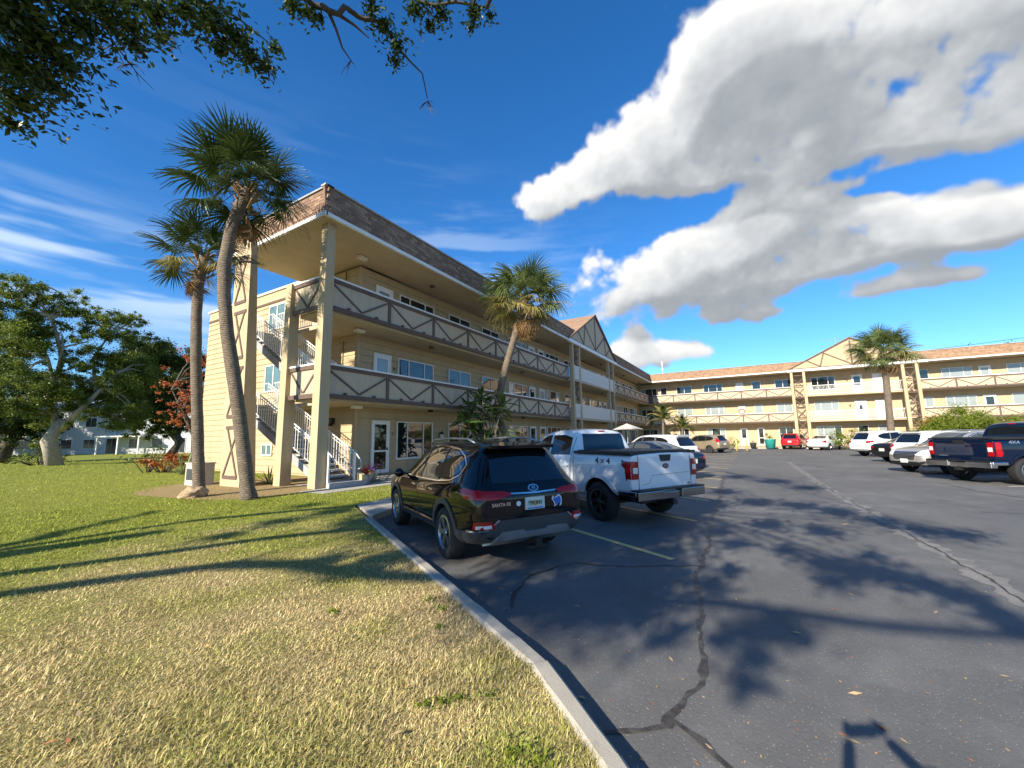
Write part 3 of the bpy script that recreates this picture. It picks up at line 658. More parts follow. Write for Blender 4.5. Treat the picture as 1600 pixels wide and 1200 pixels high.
# ---- building B (sunlit, across the end of the lot); local s runs along its front, d into it
B = thing('apartment_building', 'sunlit tan three storey apartment block across the far end of the lot with wide gable', 'building', (L_A, 0, 0), -math.pi/2)
obj('wall', MB().box(-14, DW, 0, 46, 14, 9.2), M_WALLB, B)
for z in (2.98, 6.10): obj('walkway_slab', MB().box(-1.6, .125, z, 46, DW-.002, z+.14), M_SOFF, B)
GB0, GB1 = 17.0, 29.8
for lev in (1, 2):
    balcony(B, .6, GB0+.45, lev, 6); balcony(B, GB1-.75, 46, lev, 6); pickets(B, GB0+1.7, GB1-2.0, lev, -.02)
    obj('balcony_panel', MB().box(-.1, .02, RAILT[lev]-1.18, .59, .12, RAILT[lev]-.06), M_TRIM, B)
mansard(B, .5, 46.5); obj('roof_deck', MB().box(-14, -.25, MTOP-.06, 46, 14, MTOP-.02), M_STEP, B)
obj('roof_coping', MB().box(-1, -.3, MTOP-.3, .5, 1., MTOP), M_SHD, B)
gable(B, GB0, GB1, 12.7, -.5, [(GB0+.42, GB0+1.68), (GB1-2.1, GB1-.95)])
WB = {2: [('w', -1.4, .84), ('w', 1.48, 2.29), ('w', 3.71, 5.69), ('w', 7.27, 9.56), ('p', 11.23, 12.13), ('w', 13.18, 14.09), ('w', 15.76, 17.41), ('w', 19.6, 21.88), ('h', 23.53, 24.53), ('p', 25.46, 26.32), ('w', 29.58, 30.25), ('b', 31.38, 33.68), ('h', 34.2, 35.13), ('b', 36.32, 38.2)],
      1: [('w', -1.4, .84), ('b', 3.64, 5.56), ('b', 7.34, 9.57), ('p', 11.3, 12.15), ('w', 13.26, 14.06), ('b', 15.75, 17.33), ('b', 19.67, 22.01), ('o', 23.56, 24.64), ('p', 25.44, 26.3), ('w', 29.73, 30.35), ('b', 31.41, 33.69), ('h', 34.21, 35.18), ('b', 36.35, 38.2)],
      0: [('w', -1.4, .66), ('w', 3.75, 4.94), ('w', 7.33, 9.54), ('h', 11.29, 12.19), ('s', 13.28, 14.1), ('w', 15.75, 17.17), ('w', 19.66, 22.02), ('w', 23.63, 24.5), ('w', 25.47, 26.15), ('w', 31.4, 33.7), ('h', 34.2, 35.1)]}
for lev, L_ in WB.items():
    f = FLO[lev]
    for k, a, b in L_:
        if k in 'wb': window(B, a, b, f+(1.05 if lev else .6) if b-a < 2.2 else f+(.75 if lev else .35), f+2.28, style='blind' if k == 'b' else 'mix')
        else: door(B, a, b, f+.02, f+2.3, style={'p': 'plain', 'h': 'half', 'o': 'oval', 's': 'storm'}[k])
for s in (22.9, 22.9):
    pass
obj('house_lamp', MB().lathe([(0, -.12), (.06, -.1), (.07, .08), (0, .14)], 8, (23.1, DW-.12, FLO[2]+1.75)), M_TRIM, B); obj('house_lamp', MB().lathe([(0, -.12), (.06, -.1), (.07, .08), (0, .14)], 8, (23.1, DW-.12, FLO[1]+1.75)), M_TRIM, B)
# wreath on a door of the middle floor
wr = MB(); wr.tube([(11.72+.34*math.cos(t)*(1 if math.sin(t) < .2 else 1.15), DW-.12, FLO[1]+1.55+.3*math.sin(t)) for t in [2*math.pi*i/18 for i in range(19)]], .07, 6, False)
tag(obj('wreath', wr, mat('wreath_brown', (.30, .11, .04), .9, var=.5, scale=15), loc=(0, 0, 0)), 'brown autumn wreath hung on a middle floor door of the far block', 'wreath')
bpy.data.objects['wreath'].location = (L_A, 0, 0); bpy.data.objects['wreath'].rotation_euler = (0, 0, -math.pi/2)
# roof antennas
o = MB().tube([(54, -1.9, 10.2), (54, -1.9, 12.6)], .05, 6).tube([(54, -2.1, 11.4), (54, -1.7, 11.4)], .03, 5)
tag(obj('vent_pole', o, M_WHITE), 'thin white vent pole standing on the far block roof near the inner corner', 'pole')
o = MB().tube([(55, -22.6, 10.3), (55, -22.6, 13.6)], .025, 5).tube([(55, -23.8, 13.3), (55, -21.2, 13.3)], .015, 4)
for k in range(9): o.tube([(55-.5, -23.6+k*.28, 13.3), (55+.5, -23.6+k*.28, 13.3)], .01, 4)
tag(obj('tv_antenna', o, M_STEP), 'metal television antenna above the far gable', 'antenna')
for k, (z, y1) in enumerate(((17.2, -95), (15.4, -95))):
    pts = [Vector((75, 12, z-4.0)).lerp(Vector((70, y1, z+1.5)), t/16)+Vector((0, 0, -2.2*math.sin(math.pi*t/16))) for t in range(17)]
    tag(obj('power_line', MB().tube(pts, .03, 4), M_BLACK), ('upper' if k == 0 else 'lower')+' of two thin power lines crossing the sky above the far block', 'power line')
# ------------------------------------------------------------------ vehicles
from mathutils.geometry import delaunay_2d_cdt
M_TYRE = mat('tyre', (.012, .012, .013), .8, var=.3, scale=20)
M_ALLOY = mat('alloy', (.52, .53, .55), .28, var=.04, metal=1.)
M_DALLOY = mat('dark_alloy', (.10, .10, .11), .35, var=.05, metal=1.)
M_CGLASS = mat('car_glass', (.006, .008, .010), .02, var=0, spec=1.0)
M_CGLASSL = mat('car_glass_light', (.05, .06, .065), .02, var=0, spec=1.0)
M_CLAD = mat('grey_cladding', (.045, .047, .05), .5, var=.06, scale=8)
M_CHROME = mat('chrome', (.75, .75, .76), .12, var=0, metal=1.)
M_SILVER = mat('silver_plastic', (.36, .37, .38), .35, var=.04, metal=.7)
M_RED = mat('tail_red', (.32, .004, .007), .2, var=.2, scale=25, coat=.4, spec=.3)
M_REDD = mat('tail_dark_red', (.12, .006, .008), .12, var=.1, coat=1.)
M_CLEAR = mat('lamp_clear', (.72, .70, .68), .12, var=.08, coat=1.)
M_PLAST = mat('black_plastic', (.012, .012, .013), .55, var=.1)
M_SEAMD = mat('panel_gap', (.004, .004, .004), .8, var=0)
M_PLATE = mat('plate_white', (.62, .66, .62), .4, var=.1, scale=9)
M_PGREEN = mat('plate_green', (.05, .16, .08), .5, var=.1)
M_ORANGE = mat('plate_orange', (.65, .22, .05), .5, var=.1)
M_PBLUE = mat('plate_blue', (.08, .22, .55), .5, var=.1)
M_WHITED = mat('decal_white', (.8, .8, .8), .4, var=0)
M_BLUED = mat('decal_blue', (.02, .13, .52), .4, var=0)
def paint(name, col, metal=.0, rough=.32, fl=.03):
    return mat('paint_'+name, col, rough, var=fl, scale=3, metal=metal, coat=1., spec=.0 if max(col) < .05 else .4)
def crv(pts, x):
    if x <= pts[0][0]: return pts[0][1]
    for (a, p), (b, q) in zip(pts[:-1], pts[1:]):
        if x <= b: return p+(q-p)*(x-a)/(b-a)
    return pts[-1][1]
def loft(S):
    """body surface from profile curves; returns mesh (all quads + end caps)"""
    rings = []
    for x in S['xs']:
        zr, zs, w, wr, zb = (crv(S[k], x) for k in ('zr', 'zs', 'w', 'wr', 'zb'))
        tuck = S.get('tuck', .03); h = zr-zs
        z1 = zb+(zs-zb)*.33; z2 = zb+(zs-zb)*.72
        half = [(0, zb), (w*.78, zb), (w*.955, zb+.07), (w*.995, z1), (w, z2), (w-tuck, zs-.015), (w-tuck-.035, zs+.02),
                (wr+(w-tuck-.035-wr)*.45, zs+h*.55), (wr+.01, zr-min(.10, h*.3)), (wr-.07, zr-min(.03, h*.1)), (wr*.55, zr), (0, zr+S.get('crown', .012))]
        if h < .12:
            half[6:] = [(w-tuck-.05, zs+h*.25), (w*.86, zs+h*.5), (w*.74, zs+h*.72), (w*.58, zs+h*.88), (w*.36, zr), (0, zr+.01)]
        lean = S.get('lean')
        def X(z): return x
        ring = [(X(z), y, z) for y, z in half]+[(X(z), -y, z) for y, z in half[-2:0:-1]]
        rings.append(ring)
    n = len(rings[0]); mb = MB(); vs = [v for r in rings for v in r]; fs = []
    def cap(r, sgn, dx):
        c = Vector((sum(v[0] for v in r)/n, 0, sum(v[2] for v in r)/n)); out = []
        for f, d in ((.86, dx), (.45, dx*1.5)): out.append([tuple(c+(Vector(v)-c)*f+Vector((d*sgn, 0, 0))) for v in r])
        return out
    rear = cap(rings[0], -1, S.get('capr', .02)); front = cap(rings[-1], 1, S.get('capf', .03))
    allr = rear[::-1]+rings+front; vs = [v for r in allr for v in r]
    for i in range(len(allr)-1):
        for k in range(n): fs.append((i*n+k, i*n+(k+1) % n, (i+1)*n+(k+1) % n, (i+1)*n+k))
    fs.append(tuple(range(n))[::-1]); fs.append(tuple((len(allr)-1)*n+k for k in range(n)))
    return MB().add(vs, fs)
class Car:
    def __init__(s, name, label, S, paintm, loc, heading, scale=1., group=None):
        s.S = S; s.root = thing(name, label, S['cat'], loc, heading, group); s.root.scale = (scale,)*3
        me = loft(S).mesh('body', [paintm, M_PLAST], True)
        o = bpy.data.objects.new('body', me); COL.objects.link(o)
        md = o.modifiers.new('s', 'SUBSURF'); md.levels = md.render_levels = 2
        dg = bpy.context.evaluated_depsgraph_get(); full = bpy.data.meshes.new_from_object(o.evaluated_get(dg))
        bm = bmesh.new(); bm.from_mesh(full); bmesh.ops.recalc_face_normals(bm, faces=bm.faces); bm.to_mesh(full); s.bvh = BVHTree.FromBMesh(bm); bm.free()
        o.modifiers.clear(); o.data = full
        cut = MB(); r = S['arch']; wmax = max(p[1] for p in S['w'])
        for x in S['axles']:
            for e in (1, -1): cut.lathe([(0, 0), (r, 0), (r, .9), (0, .9)] if e > 0 else [(0, -.9), (r, -.9), (r, 0), (0, 0)], 36, (x, e*(wmax-.30), S['wr_']), 'y')
        cm = cut.mesh('cut', [M_PLAST]); bm = bmesh.new(); bm.from_mesh(cm); bmesh.ops.remove_doubles(bm, verts=bm.verts, dist=1e-5); bmesh.ops.recalc_face_normals(bm, faces=bm.faces); bm.to_mesh(cm); bm.free()
        co = bpy.data.objects.new('cut', cm); COL.objects.link(co)
        b = o.modifiers.new('b', 'BOOLEAN'); b.operation = 'DIFFERENCE'; b.object = co; b.solver = 'EXACT'; b.material_mode = 'TRANSFER'
        dg = bpy.context.evaluated_depsgraph_get(); fin_ = bpy.data.meshes.new_from_object(o.evaluated_get(dg))
        o.modifiers.clear(); o.data = fin_; bpy.data.objects.remove(co)
        at = fin_.attributes.get('sharp_face')
        fin_.polygons.foreach_set('use_smooth', [True]*len(fin_.polygons)); fin_.set_sharp_from_angle(angle=R(40))
        if len(fin_.materials) < 2: fin_.materials.append(M_PLAST)
        o.parent = s.root; s.body = o
    def hit(s, side, a, b):
        O, d = {'L': ((a, 3, b), (0, -1, 0)), 'R': ((a, -3, b), (0, 1, 0)), 'B': ((-6, a, b), (1, 0, 0)), 'F': ((6, a, b), (-1, 0, 0)), 'T': ((a, b, 5), (0, 0, -1))}[side]
        return s.bvh.ray_cast(Vector(O), Vector(d))[:2]
    def decal(s, name, side, poly, m, off=.006, parent=None, res=.07, rnd=0, inset=.012):
        pts = [Vector(p) for p in poly]
        for _ in range(rnd):                                   # corner cutting
            q = []
            for a, b in zip(pts, pts[1:]+pts[:1]): q += [a.lerp(b, .22), a.lerp(b, .78)]
            pts = q
        out = []
        for a, b in zip(pts, pts[1:]+pts[:1]):
            k = max(1, int((b-a).length/res)); out += [a.lerp(b, i/k) for i in range(k)]
        nb = len(out); xs = [p.x for p in out]; ys = [p.y for p in out]; ins = []
        x = min(xs)+res/2
        while x < max(xs):
            y = min(ys)+res/2
            while y < max(ys): ins.append(Vector((x, y))); y += res
            x += res
        V, E_, F_, *_ = delaunay_2d_cdt(out+ins, [(i, (i+1) % nb) for i in range(nb)], [list(range(nb))], 1, 1e-5)
        P = []; N_ = []; ok = []
        for v in V:
            h, n = s.hit(side, v.x, v.y)
            if h is None: P.append(None); N_.append(None); continue
            P.append(h); N_.append(n)
        fs = [tuple(f) for f in F_ if all(P[i] is not None for i in f)]
        if not fs: return None
        mp = {}; vs = []
        for f in fs:
            for i in f:
                if i not in mp: mp[i] = len(vs); vs.append(P[i]+N_[i]*off)
        fs2 = [tuple(mp[i] for i in f) for f in fs]
        cnt = {}
        for f in fs2:
            for a, b in zip(f, f[1:]+f[:1]): cnt[(a, b)] = 1
        rim = [(a, b) for (a, b) in cnt if (b, a) not in cnt]; low = {}; inv = {v: k for k, v in mp.items()}
        for a, b in rim:
            for i in (a, b):
                if i not in low: low[i] = len(vs); vs.append(P[inv[i]]-N_[inv[i]]*inset)
        fs2 += [(b, a, low[a], low[b]) for a, b in rim]
        mb = MB().add(vs, fs2); me = mb.mesh(name, m, True)
        bm = bmesh.new(); bm.from_mesh(me); bmesh.ops.recalc_face_normals(bm, faces=bm.faces); bm.to_mesh(me); bm.free(); me.set_sharp_from_angle(angle=R(35))
        return link(name, me, parent or s.root)
    def both(s, name, poly, m, **k):
        s.decal(name, 'L', poly, m, **k); return s.decal(name, 'R', poly, m, **k)
    def line(s, name, side, pts, w, m, off=.004, parent=None):
        pts = [Vector(p) for p in pts]; Lp, Rp = [], []
        for i, p in enumerate(pts):
            d = (pts[min(i+1, len(pts)-1)]-pts[max(i-1, 0)]).normalized(); n = Vector((-d.y, d.x)); Lp.append(p+n*w/2); Rp.append(p-n*w/2)
        return s.decal(name, side, Lp+Rp[::-1], m, off=off, parent=parent, res=.06)
    def wheels(s, rad, wid, rim_r, style=5, m=None):
        m = m or M_ALLOY; wmax = max(p[1] for p in s.S['w']); key = (rad, wid, rim_r, style, m.name)
        if key not in WHEELS:
            t = MB().lathe([(rim_r, -wid/2+.01), (rim_r+.02, -wid/2), (rad-.03, -wid/2), (rad-.008, -wid/2+.03), (rad, -wid/4), (rad, wid/4), (rad-.008, wid/2-.03), (rad-.03, wid/2), (rim_r+.02, wid/2), (rim_r, wid/2-.01)], 40, axis='y').mesh('wheel', M_TYRE, True)
            q = MB().lathe([(rim_r+.004, wid/2-.006), (rim_r-.02, wid/2-.002), (rim_r-.03, wid/2-.03), (rim_r-.045, -.02), (rim_r, -wid/2)], 40, axis='y')
            q2 = MB()
            for k in range(style):
                a = 2*math.pi*k/style
                for da in ((-.13, .13) if style <= 6 else (0,)):
                    c, sn = math.cos(a+da), math.sin(a+da); c0, s0 = math.cos(a+da*.4), math.sin(a+da*.4)
                    q.bar((c0*.05, wid/2-.035, s0*.05), (c*(rim_r-.015), wid/2-.022, s_*(rim_r-.015)) if False else (c*(rim_r-.015), wid/2-.022, sn*(rim_r-.015)), .05 if style <= 5 else .036, .025, up=(0, 1, 0))
            q.lathe([(0, wid/2-.012), (.05, wid/2-.014), (.06, wid/2-.03), (.06, -.02)], 16, axis='y')
            bk = MB().lathe([(0, -.0), (rim_r-.045, -.0)], 24, axis='y')
            WHEELS[key] = (t, q.mesh('rim', m, False), bk.mesh('brake_disc', M_PLAST))
        t, q, bk = WHEELS[key]
        for x in s.S['axles']:
            for e in (1, -1):
                wo_ = link('wheel', t, s.root, (x, e*(wmax-wid/2-.015), rad), (0, 0, 0 if e > 0 else math.pi)); link('rim', q, wo_); link('brake_disc', bk, wo_)
    def box(s, name, m, *b, parent=None, bev=0):
        return obj(name, MB().box(*b), m, parent or s.root)
    def mirror(s, x, y, z, m, sc=1.):
        for e in (1, -1):
            prof = [(0, .0), (.07, .01), (.10, .06), (.09, .13), (.04, .17), (0, .18)]
            o = obj('mirror', MB().lathe([(r*sc, h*sc) for r, h in prof], 12, (0, 0, 0), 'y').bar((0, -.1, -.03), (0, .02, -.03), .05, .04), m, s.root, True, loc=(x, e*y, z), rot=(0, 0, 0 if e > 0 else math.pi)); o.scale = (.8, 1, .85)
    def text(s, name, txt, size, side, a, b, m, off=.012, parent=None, bold=True, sx=1.):
        h, n = s.hit(side, a, b)
        if h is None: return
        me = text_mesh(txt, size, .002, bold); me.materials.append(m)
        y = {'B': Vector((0, -1, 0)), 'F': Vector((0, 1, 0)), 'L': Vector((-1, 0, 0)), 'R': Vector((1, 0, 0))}[side]
        y = (y-n*y.dot(n)).normalized(); up = n.cross(y)
        o = link(name, me, parent or s.root); Mx = Matrix((y*sx, up, n)).transposed().to_4x4(); Mx.translation = h+n*off; o.matrix_local = Mx; return o
WHEELS = {}
def plate(c, side, a, b, txt, w=.31, h=.16, colored=True):
    p = c.decal('licence_plate', side, [(a-w/2, b-h/2), (a+w/2, b-h/2), (a+w/2, b+h/2), (a-w/2, b+h/2)], M_PLATE, off=.022, inset=.03)
    if p is None: return
    hh, n = c.hit(side, a, b)
    if txt: c.text('plate_text', txt, .075, side, a, b+.005, M_PGREEN, off=.027, parent=p, sx=.95)
    if colored:
        c.decal('plate_motif', side, [(a-.035, b-.03), (a+.03, b-.035), (a+.04, b+.03), (a-.03, b+.035)], M_ORANGE, off=.0245, parent=p, rnd=2, inset=.0)
        c.decal('plate_band', side, [(a-w*.4, b-h*.46), (a+w*.4, b-h*.46), (a+w*.4, b-h*.33), (a-w*.4, b-h*.33)], M_PBLUE, off=.0245, parent=p, inset=0)
def seams(c, front, xs, z0, z1, side='LR', tilt=0.):
    for sd in side:
        for x in xs: c.line('door_gap', sd, [(x, z0), (x+tilt*.3, (z0+z1)/2), (x+tilt, z1)], .012, M_SEAMD, .002)
def arch_trim(c, m, r0, r1, side='LR'):
    S = c.S
    for sd in side:
        for x in S['axles']:
            P = []; zc = S['wr_']; a0 = R(-8)
            ang = [a0+(math.pi-2*a0)*i/20 for i in range(21)]
            P = [(x+r1*math.cos(t), zc+r1*math.sin(t)) for t in ang]+[(x+r0*math.cos(t), zc+r0*math.sin(t)) for t in ang[::-1]]
            c.decal('wheel_arch_trim', sd, P, m, off=.016, res=.06, inset=.03)
def suv_spec(L=4.77, W=1.89, H=1.69, wb=2.765, rad=.365, deck=0.):
    hl, hw = L/2, W/2; k = H/1.69; f = hl/2.385
    P = lambda pts: [(x*f, z*k) for x, z in pts]
    Q = lambda pts: [(x*f, w*hw/.945) for x, w in pts]
    return dict(cat='car', xs=[q*f for q in (-2.39, -2.36, -2.30, -2.20, -2.10, -2.0, -1.88, -1.6, -1.15, -.6, 0, .35, .62, .9, 1.08, 1.25, 1.6, 1.95, 2.18, 2.30, 2.37)],
        zr=P([(-2.39, 1.00), (-2.36, 1.08), (-2.30, 1.17), (-2.20, 1.32), (-2.10, 1.47), (-2.0, 1.58), (-1.88, 1.635), (-1.6, 1.66), (-1.15, 1.68), (-.6, 1.69), (0, 1.68), (.35, 1.62), (.62, 1.48), (.9, 1.30), (1.08, 1.185), (1.25, 1.12), (1.6, 1.075), (1.95, 1.02), (2.18, .95), (2.30, .86), (2.37, .78)]),
        zs=P([(-2.39, .97), (-2.2, 1.06), (-1.9, 1.10), (-1.2, 1.07), (0, 1.035), (1.0, 1.02), (1.25, 1.02), (1.95, .94), (2.18, .88), (2.37, .72)]),
        w=Q([(-2.39, .80), (-2.36, .84), (-2.30, .875), (-2.2, .90), (-2.0, .925), (-1.6, .945), (-.6, .935), (.6, .935), (1.4, .945), (1.95, .915), (2.18, .86), (2.30, .77), (2.37, .68)]),
        wr=Q([(-2.39, .60), (-2.2, .60), (-2.0, .60), (-1.2, .625), (0, .63), (.5, .62), (1.08, .66), (1.3, .72), (2.0, .70), (2.37, .55)]),
        zb=P([(-2.39, .40), (-2.2, .33), (-1.9, .27), (1.9, .25), (2.2, .28), (2.37, .34)]), arch=rad+.055, axles=(-wb/2, wb/2), wr_=rad, rad=rad, f=f, k=k)
def sedan_spec(L=4.6, W=1.80, H=1.46, wb=2.7, rad=.33):
    hl, hw = L/2, W/2; k = H/1.46; f = hl/2.3
    P = lambda pts: [(x*f, z*k) for x, z in pts]
    Q = lambda pts: [(x*f, w*hw/.9) for x, w in pts]
    return dict(cat='car', xs=[q*f for q in (-2.29, -2.25, -2.15, -1.95, -1.75, -1.55, -1.25, -.9, -.5, 0, .35, .7, 1.0, 1.2, 1.5, 1.85, 2.1, 2.22, 2.29)],
        zr=P([(-2.29, .90), (-2.25, 1.0), (-2.15, 1.06), (-1.75, 1.10), (-1.55, 1.14), (-1.25, 1.27), (-.9, 1.40), (-.5, 1.455), (0, 1.46), (.35, 1.42), (.7, 1.27), (1.0, 1.10), (1.2, 1.01), (1.5, .97), (1.85, .91), (2.1, .82), (2.29, .68)]),
        zs=P([(-2.29, .88), (-2.1, .98), (-1.6, 1.02), (0, .95), (1.0, .92), (1.2, .91), (1.85, .83), (2.29, .62)]),
        w=Q([(-2.29, .70), (-2.25, .76), (-2.1, .84), (-1.8, .88), (-1.4, .90), (1.4, .90), (1.85, .86), (2.1, .79), (2.29, .62)]),
        wr=Q([(-2.29, .6), (-1.6, .58), (-.9, .56), (0, .57), (.5, .56), (1.0, .64), (2.29, .5)]),
        zb=P([(-2.29, .38), (-2.0, .24), (2.0, .2), (2.29, .3)]), arch=rad+.05, axles=(-wb/2, wb/2), wr_=rad, rad=rad, f=f, k=k)
def pickup_spec(L=5.85, W=2.03, H=1.95, wb=3.68, rad=.40):
    f = L/5.85; k = H/1.95; hw = W/2
    P = lambda pts: [(x*f, z*k) for x, z in pts]
    Q = lambda pts: [(x*f, w*hw/1.015) for x, w in pts]
    return dict(cat='pickup truck', xs=[q*f for q in (-2.80, -2.79, -2.74, -2.5, -1.84, -1.3, -1.10, -1.05, -1.0, -.95, -.80, -.4, 0, .35, .62, .85, 1.1, 1.32, 1.42, 1.8, 2.3, 2.65, 2.82, 2.90)],
        zr=P([(-2.80, 1.40), (-1.07, 1.42), (-1.05, 1.46), (-1.0, 1.80), (-.95, 1.89), (-.80, 1.93), (-.4, 1.95), (.0, 1.945), (.35, 1.91), (.62, 1.80), (.85, 1.66), (1.1, 1.47), (1.32, 1.325), (1.42, 1.29), (1.8, 1.26), (2.3, 1.21), (2.65, 1.15), (2.82, 1.08), (2.90, .98)]),
        zs=P([(-2.80, 1.36), (-1.07, 1.37), (-1.0, 1.33), (-.8, 1.28), (.8, 1.24), (1.42, 1.22), (2.3, 1.14), (2.65, 1.08), (2.9, .9)]),
        w=Q([(-2.80, .97), (-2.79, .985), (-2.74, .995), (-1.84, 1.005), (-1.0, .985), (.8, .985), (1.8, 1.005), (2.3, .99), (2.65, .95), (2.82, .90), (2.9, .82)]),
        wr=Q([(-2.8, .80), (-1.07, .80), (-1.0, .72), (-.8, .71), (.5, .71), (1.32, .76), (1.8, .80), (2.9, .7)]),
        zb=P([(-2.80, .58), (-2.5, .55), (-1.2, .44), (1.0, .42), (2.2, .42), (2.9, .50)]), arch=rad+.10, axles=(-wb/2, wb/2), wr_=rad, rad=rad, f=f, k=k, tuck=.02, capr=.004)

# ---- common SUV glazing and seams
def suv_dress(c, trim=M_CHROME, glass=M_CGLASS, tail='suv', rails=True, cladding=M_CLAD, rear_detail=False, gate_z=(1.12, 1.50)):
    f, k = c.S['f'], c.S['k']; T = lambda p: [(x*f, z*k) for x, z in p]
    W3 = [[(.80, 1.10), (.62, 1.24), (.36, 1.43), (.16, 1.53), (-.03, 1.565), (-.06, 1.09)], [(-.13, 1.09), (-.10, 1.57), (-.5, 1.58), (-.88, 1.555), (-.98, 1.12)], [(-1.05, 1.125), (-.95, 1.55), (-1.3, 1.525), (-1.60, 1.44), (-1.76, 1.34), (-1.70, 1.24), (-1.5, 1.165)]]
    for sd in 'LR':
        for w in W3: c.decal('side_window', sd, T(w), glass, off=.007, res=.06)
        ring = [(.92, 1.06), (.64, 1.26), (.37, 1.46), (.14, 1.565), (-.1, 1.60), (-.6, 1.615), (-1.3, 1.56), (-1.63, 1.465), (-1.82, 1.345), (-1.74, 1.20), (-1.5, 1.12), (-1.0, 1.075), (0, 1.055), (.92, 1.06)]
        c.line('window_trim', sd, T(ring[:8]), .018, trim, .009); c.line('window_trim', sd, T(ring[7:]), .018, trim, .0095)
        c.line('pillar', sd, T([(-.095, 1.08), (-.065, 1.585)]), .05, M_PLAST, .0085); c.line('pillar', sd, T([(-1.015, 1.10), (-.915, 1.575)]), .045, M_PLAST, .0085)
        for pts in ([(-.09, 1.05), (-.10, .75), (-.13, .40)], [(-1.02, 1.07), (-1.0, .85), (-.88, .62), (-.86, .42)], [(.95, 1.05), (1.02, .8), (.95, .40)]): c.line('door_gap', sd, T(pts), .010, M_SEAMD, .002)
        for x in (.12, -.82): c.decal('door_handle', sd, T([(x-.10, .915), (x+.11, .925), (x+.11, .955), (x-.10, .945)]), M_CHROME if trim is M_CHROME else c.body.data.materials[0], off=.028, rnd=1)
        if cladding:
            c.decal('sill_cladding', sd, T([(-.93, .25), (.95, .25), (.92, .40), (-.90, .42)]), cladding, off=.014)
            c.line('sill_trim', sd, T([(-.88, .445), (.0, .44), (.9, .425)]), .028, trim, .02)
    if cladding: arch_trim(c, cladding, c.S['arch']-.004, c.S['arch']+.075)
    c.decal('rear_window', 'B', [(-.60, gate_z[0]*k), (.60, gate_z[0]*k), (.57, 1.3*k), (.52, gate_z[1]*k), (-.52, gate_z[1]*k), (-.57, 1.3*k)], glass, off=.008, res=.06)
    c.decal('windscreen', 'F', [(-.66, 1.18*k), (.66, 1.18*k), (.60, 1.45*k), (.54, 1.60*k), (-.54, 1.60*k), (-.60, 1.45*k)], glass, off=.006)
    c.mirror(.78*f, .93*c.S['w'][7][1]/.935+.02, 1.09*k, c.body.data.materials[0])
    if rails:
        for e in (1, -1): obj('roof_rail', MB().tube([(.25*f, e*.56, 1.63*k), (.05*f, e*.57, 1.715*k), (-.7*f, e*.575, 1.735*k), (-1.45*f, e*.565, 1.72*k), (-1.7*f, e*.555, 1.655*k)], .018, 8), M_SILVER if trim is M_CHROME else M_PLAST, c.root, True)
    sp = MB().add([(-1.98*f, -.58, 1.60*k), (-1.98*f, .58, 1.60*k), (-2.16*f, .52, 1.575*k), (-2.16*f, -.52, 1.575*k), (-1.86*f, -.60, 1.665*k), (-1.86*f, .60, 1.665*k), (-2.17*f, .53, 1.62*k), (-2.17*f, -.53, 1.62*k)], [(0, 1, 2, 3), (4, 7, 6, 5), (0, 3, 7, 4), (1, 5, 6, 2), (3, 2, 6, 7), (0, 4, 5, 1)])
    obj('spoiler', sp, c.body.data.materials[0], c.root)
    obj('antenna_fin', MB().add([(-1.45*f, -.02, 1.66*k), (-1.72*f, -.025, 1.66*k), (-1.72*f, .025, 1.66*k), (-1.45*f, .02, 1.66*k), (-1.70*f, 0, 1.735*k)], [(0, 1, 2, 3), (0, 4, 1), (1, 4, 2), (2, 4, 3), (3, 4, 0)]), M_PLAST, c.root)
def lights_rear(c, yz, m=M_RED, side=None, zc=None):
    for e in (1, -1): c.decal('tail_light', 'B', [(e*y, z) for y, z in yz], m, off=.02, res=.05, inset=.03)
def lights_front(c, yz, m=M_CLEAR):
    for e in (1, -1): c.decal('headlight', 'F', [(e*y, z) for y, z in yz], m, off=.015, res=.05, inset=.03)
# ---- the black SUV in the first stall
def gpos(px, py): v = gnd(px, py, ASPH_Z); return v
H60 = R(60.5); fw = Vector((math.cos(H60), math.sin(H60), 0)); lf = Vector((-fw.y, fw.x, 0))
def place(rear_left_px, heading, S, sc=1.):
    """origin from the ground contact of the rear wheel nearest the camera"""
    g_ = gpos(*rear_left_px); d = Vector((math.cos(heading), math.sin(heading), 0)); l = Vector((-d.y, d.x, 0)); w = max(p[1] for p in S['w'])
    return g_-d*(S['axles'][0]*sc), l, w
S1 = suv_spec(); sc1 = .965; p0, l_, w_ = place((703, 871), H60, S1, sc1)
BLACKP = paint('black', (.004, .004, .006), rough=.6, fl=0)
c = Car('parked_suv', 'glossy black SUV with silver rear skid plate in the stall beside the lawn kerb', S1, BLACKP, p0-l_*(w_-.12)*sc1, H60, sc1, 'vehicles parked in the lot')
suv_dress(c)
c.wheels(.365, .235, .245, 5)
lights_rear(c, [(.36, .985), (.50, 1.02), (.90, 1.035), (.90, .93), (.62, .925), (.40, .955)])
c.both('tail_light', [(-2.34, 1.035), (-2.05, 1.06), (-1.98, 1.05), (-2.15, .97), (-2.36, .92)], M_RED, off=.014, inset=.02)
c.decal('rear_cladding', 'B', [(-.90, .30), (.90, .30), (.90, .50), (.72, .53), (.52, .66), (-.52, .66), (-.72, .53), (-.90, .50)], M_CLAD, off=.014)
c.both('rear_corner_cladding', [(-2.40, .30), (-1.78, .26), (-1.80, .50), (-2.40, .52)], M_CLAD, off=.012)
c.decal('skid_plate', 'B', [(-.68, .345), (.68, .345), (.60, .43), (.52, .515), (.20, .52), (.16, .49), (-.16, .49), (-.20, .52), (-.52, .515), (-.60, .43)], M_SILVER, off=.04, inset=.05, res=.05)
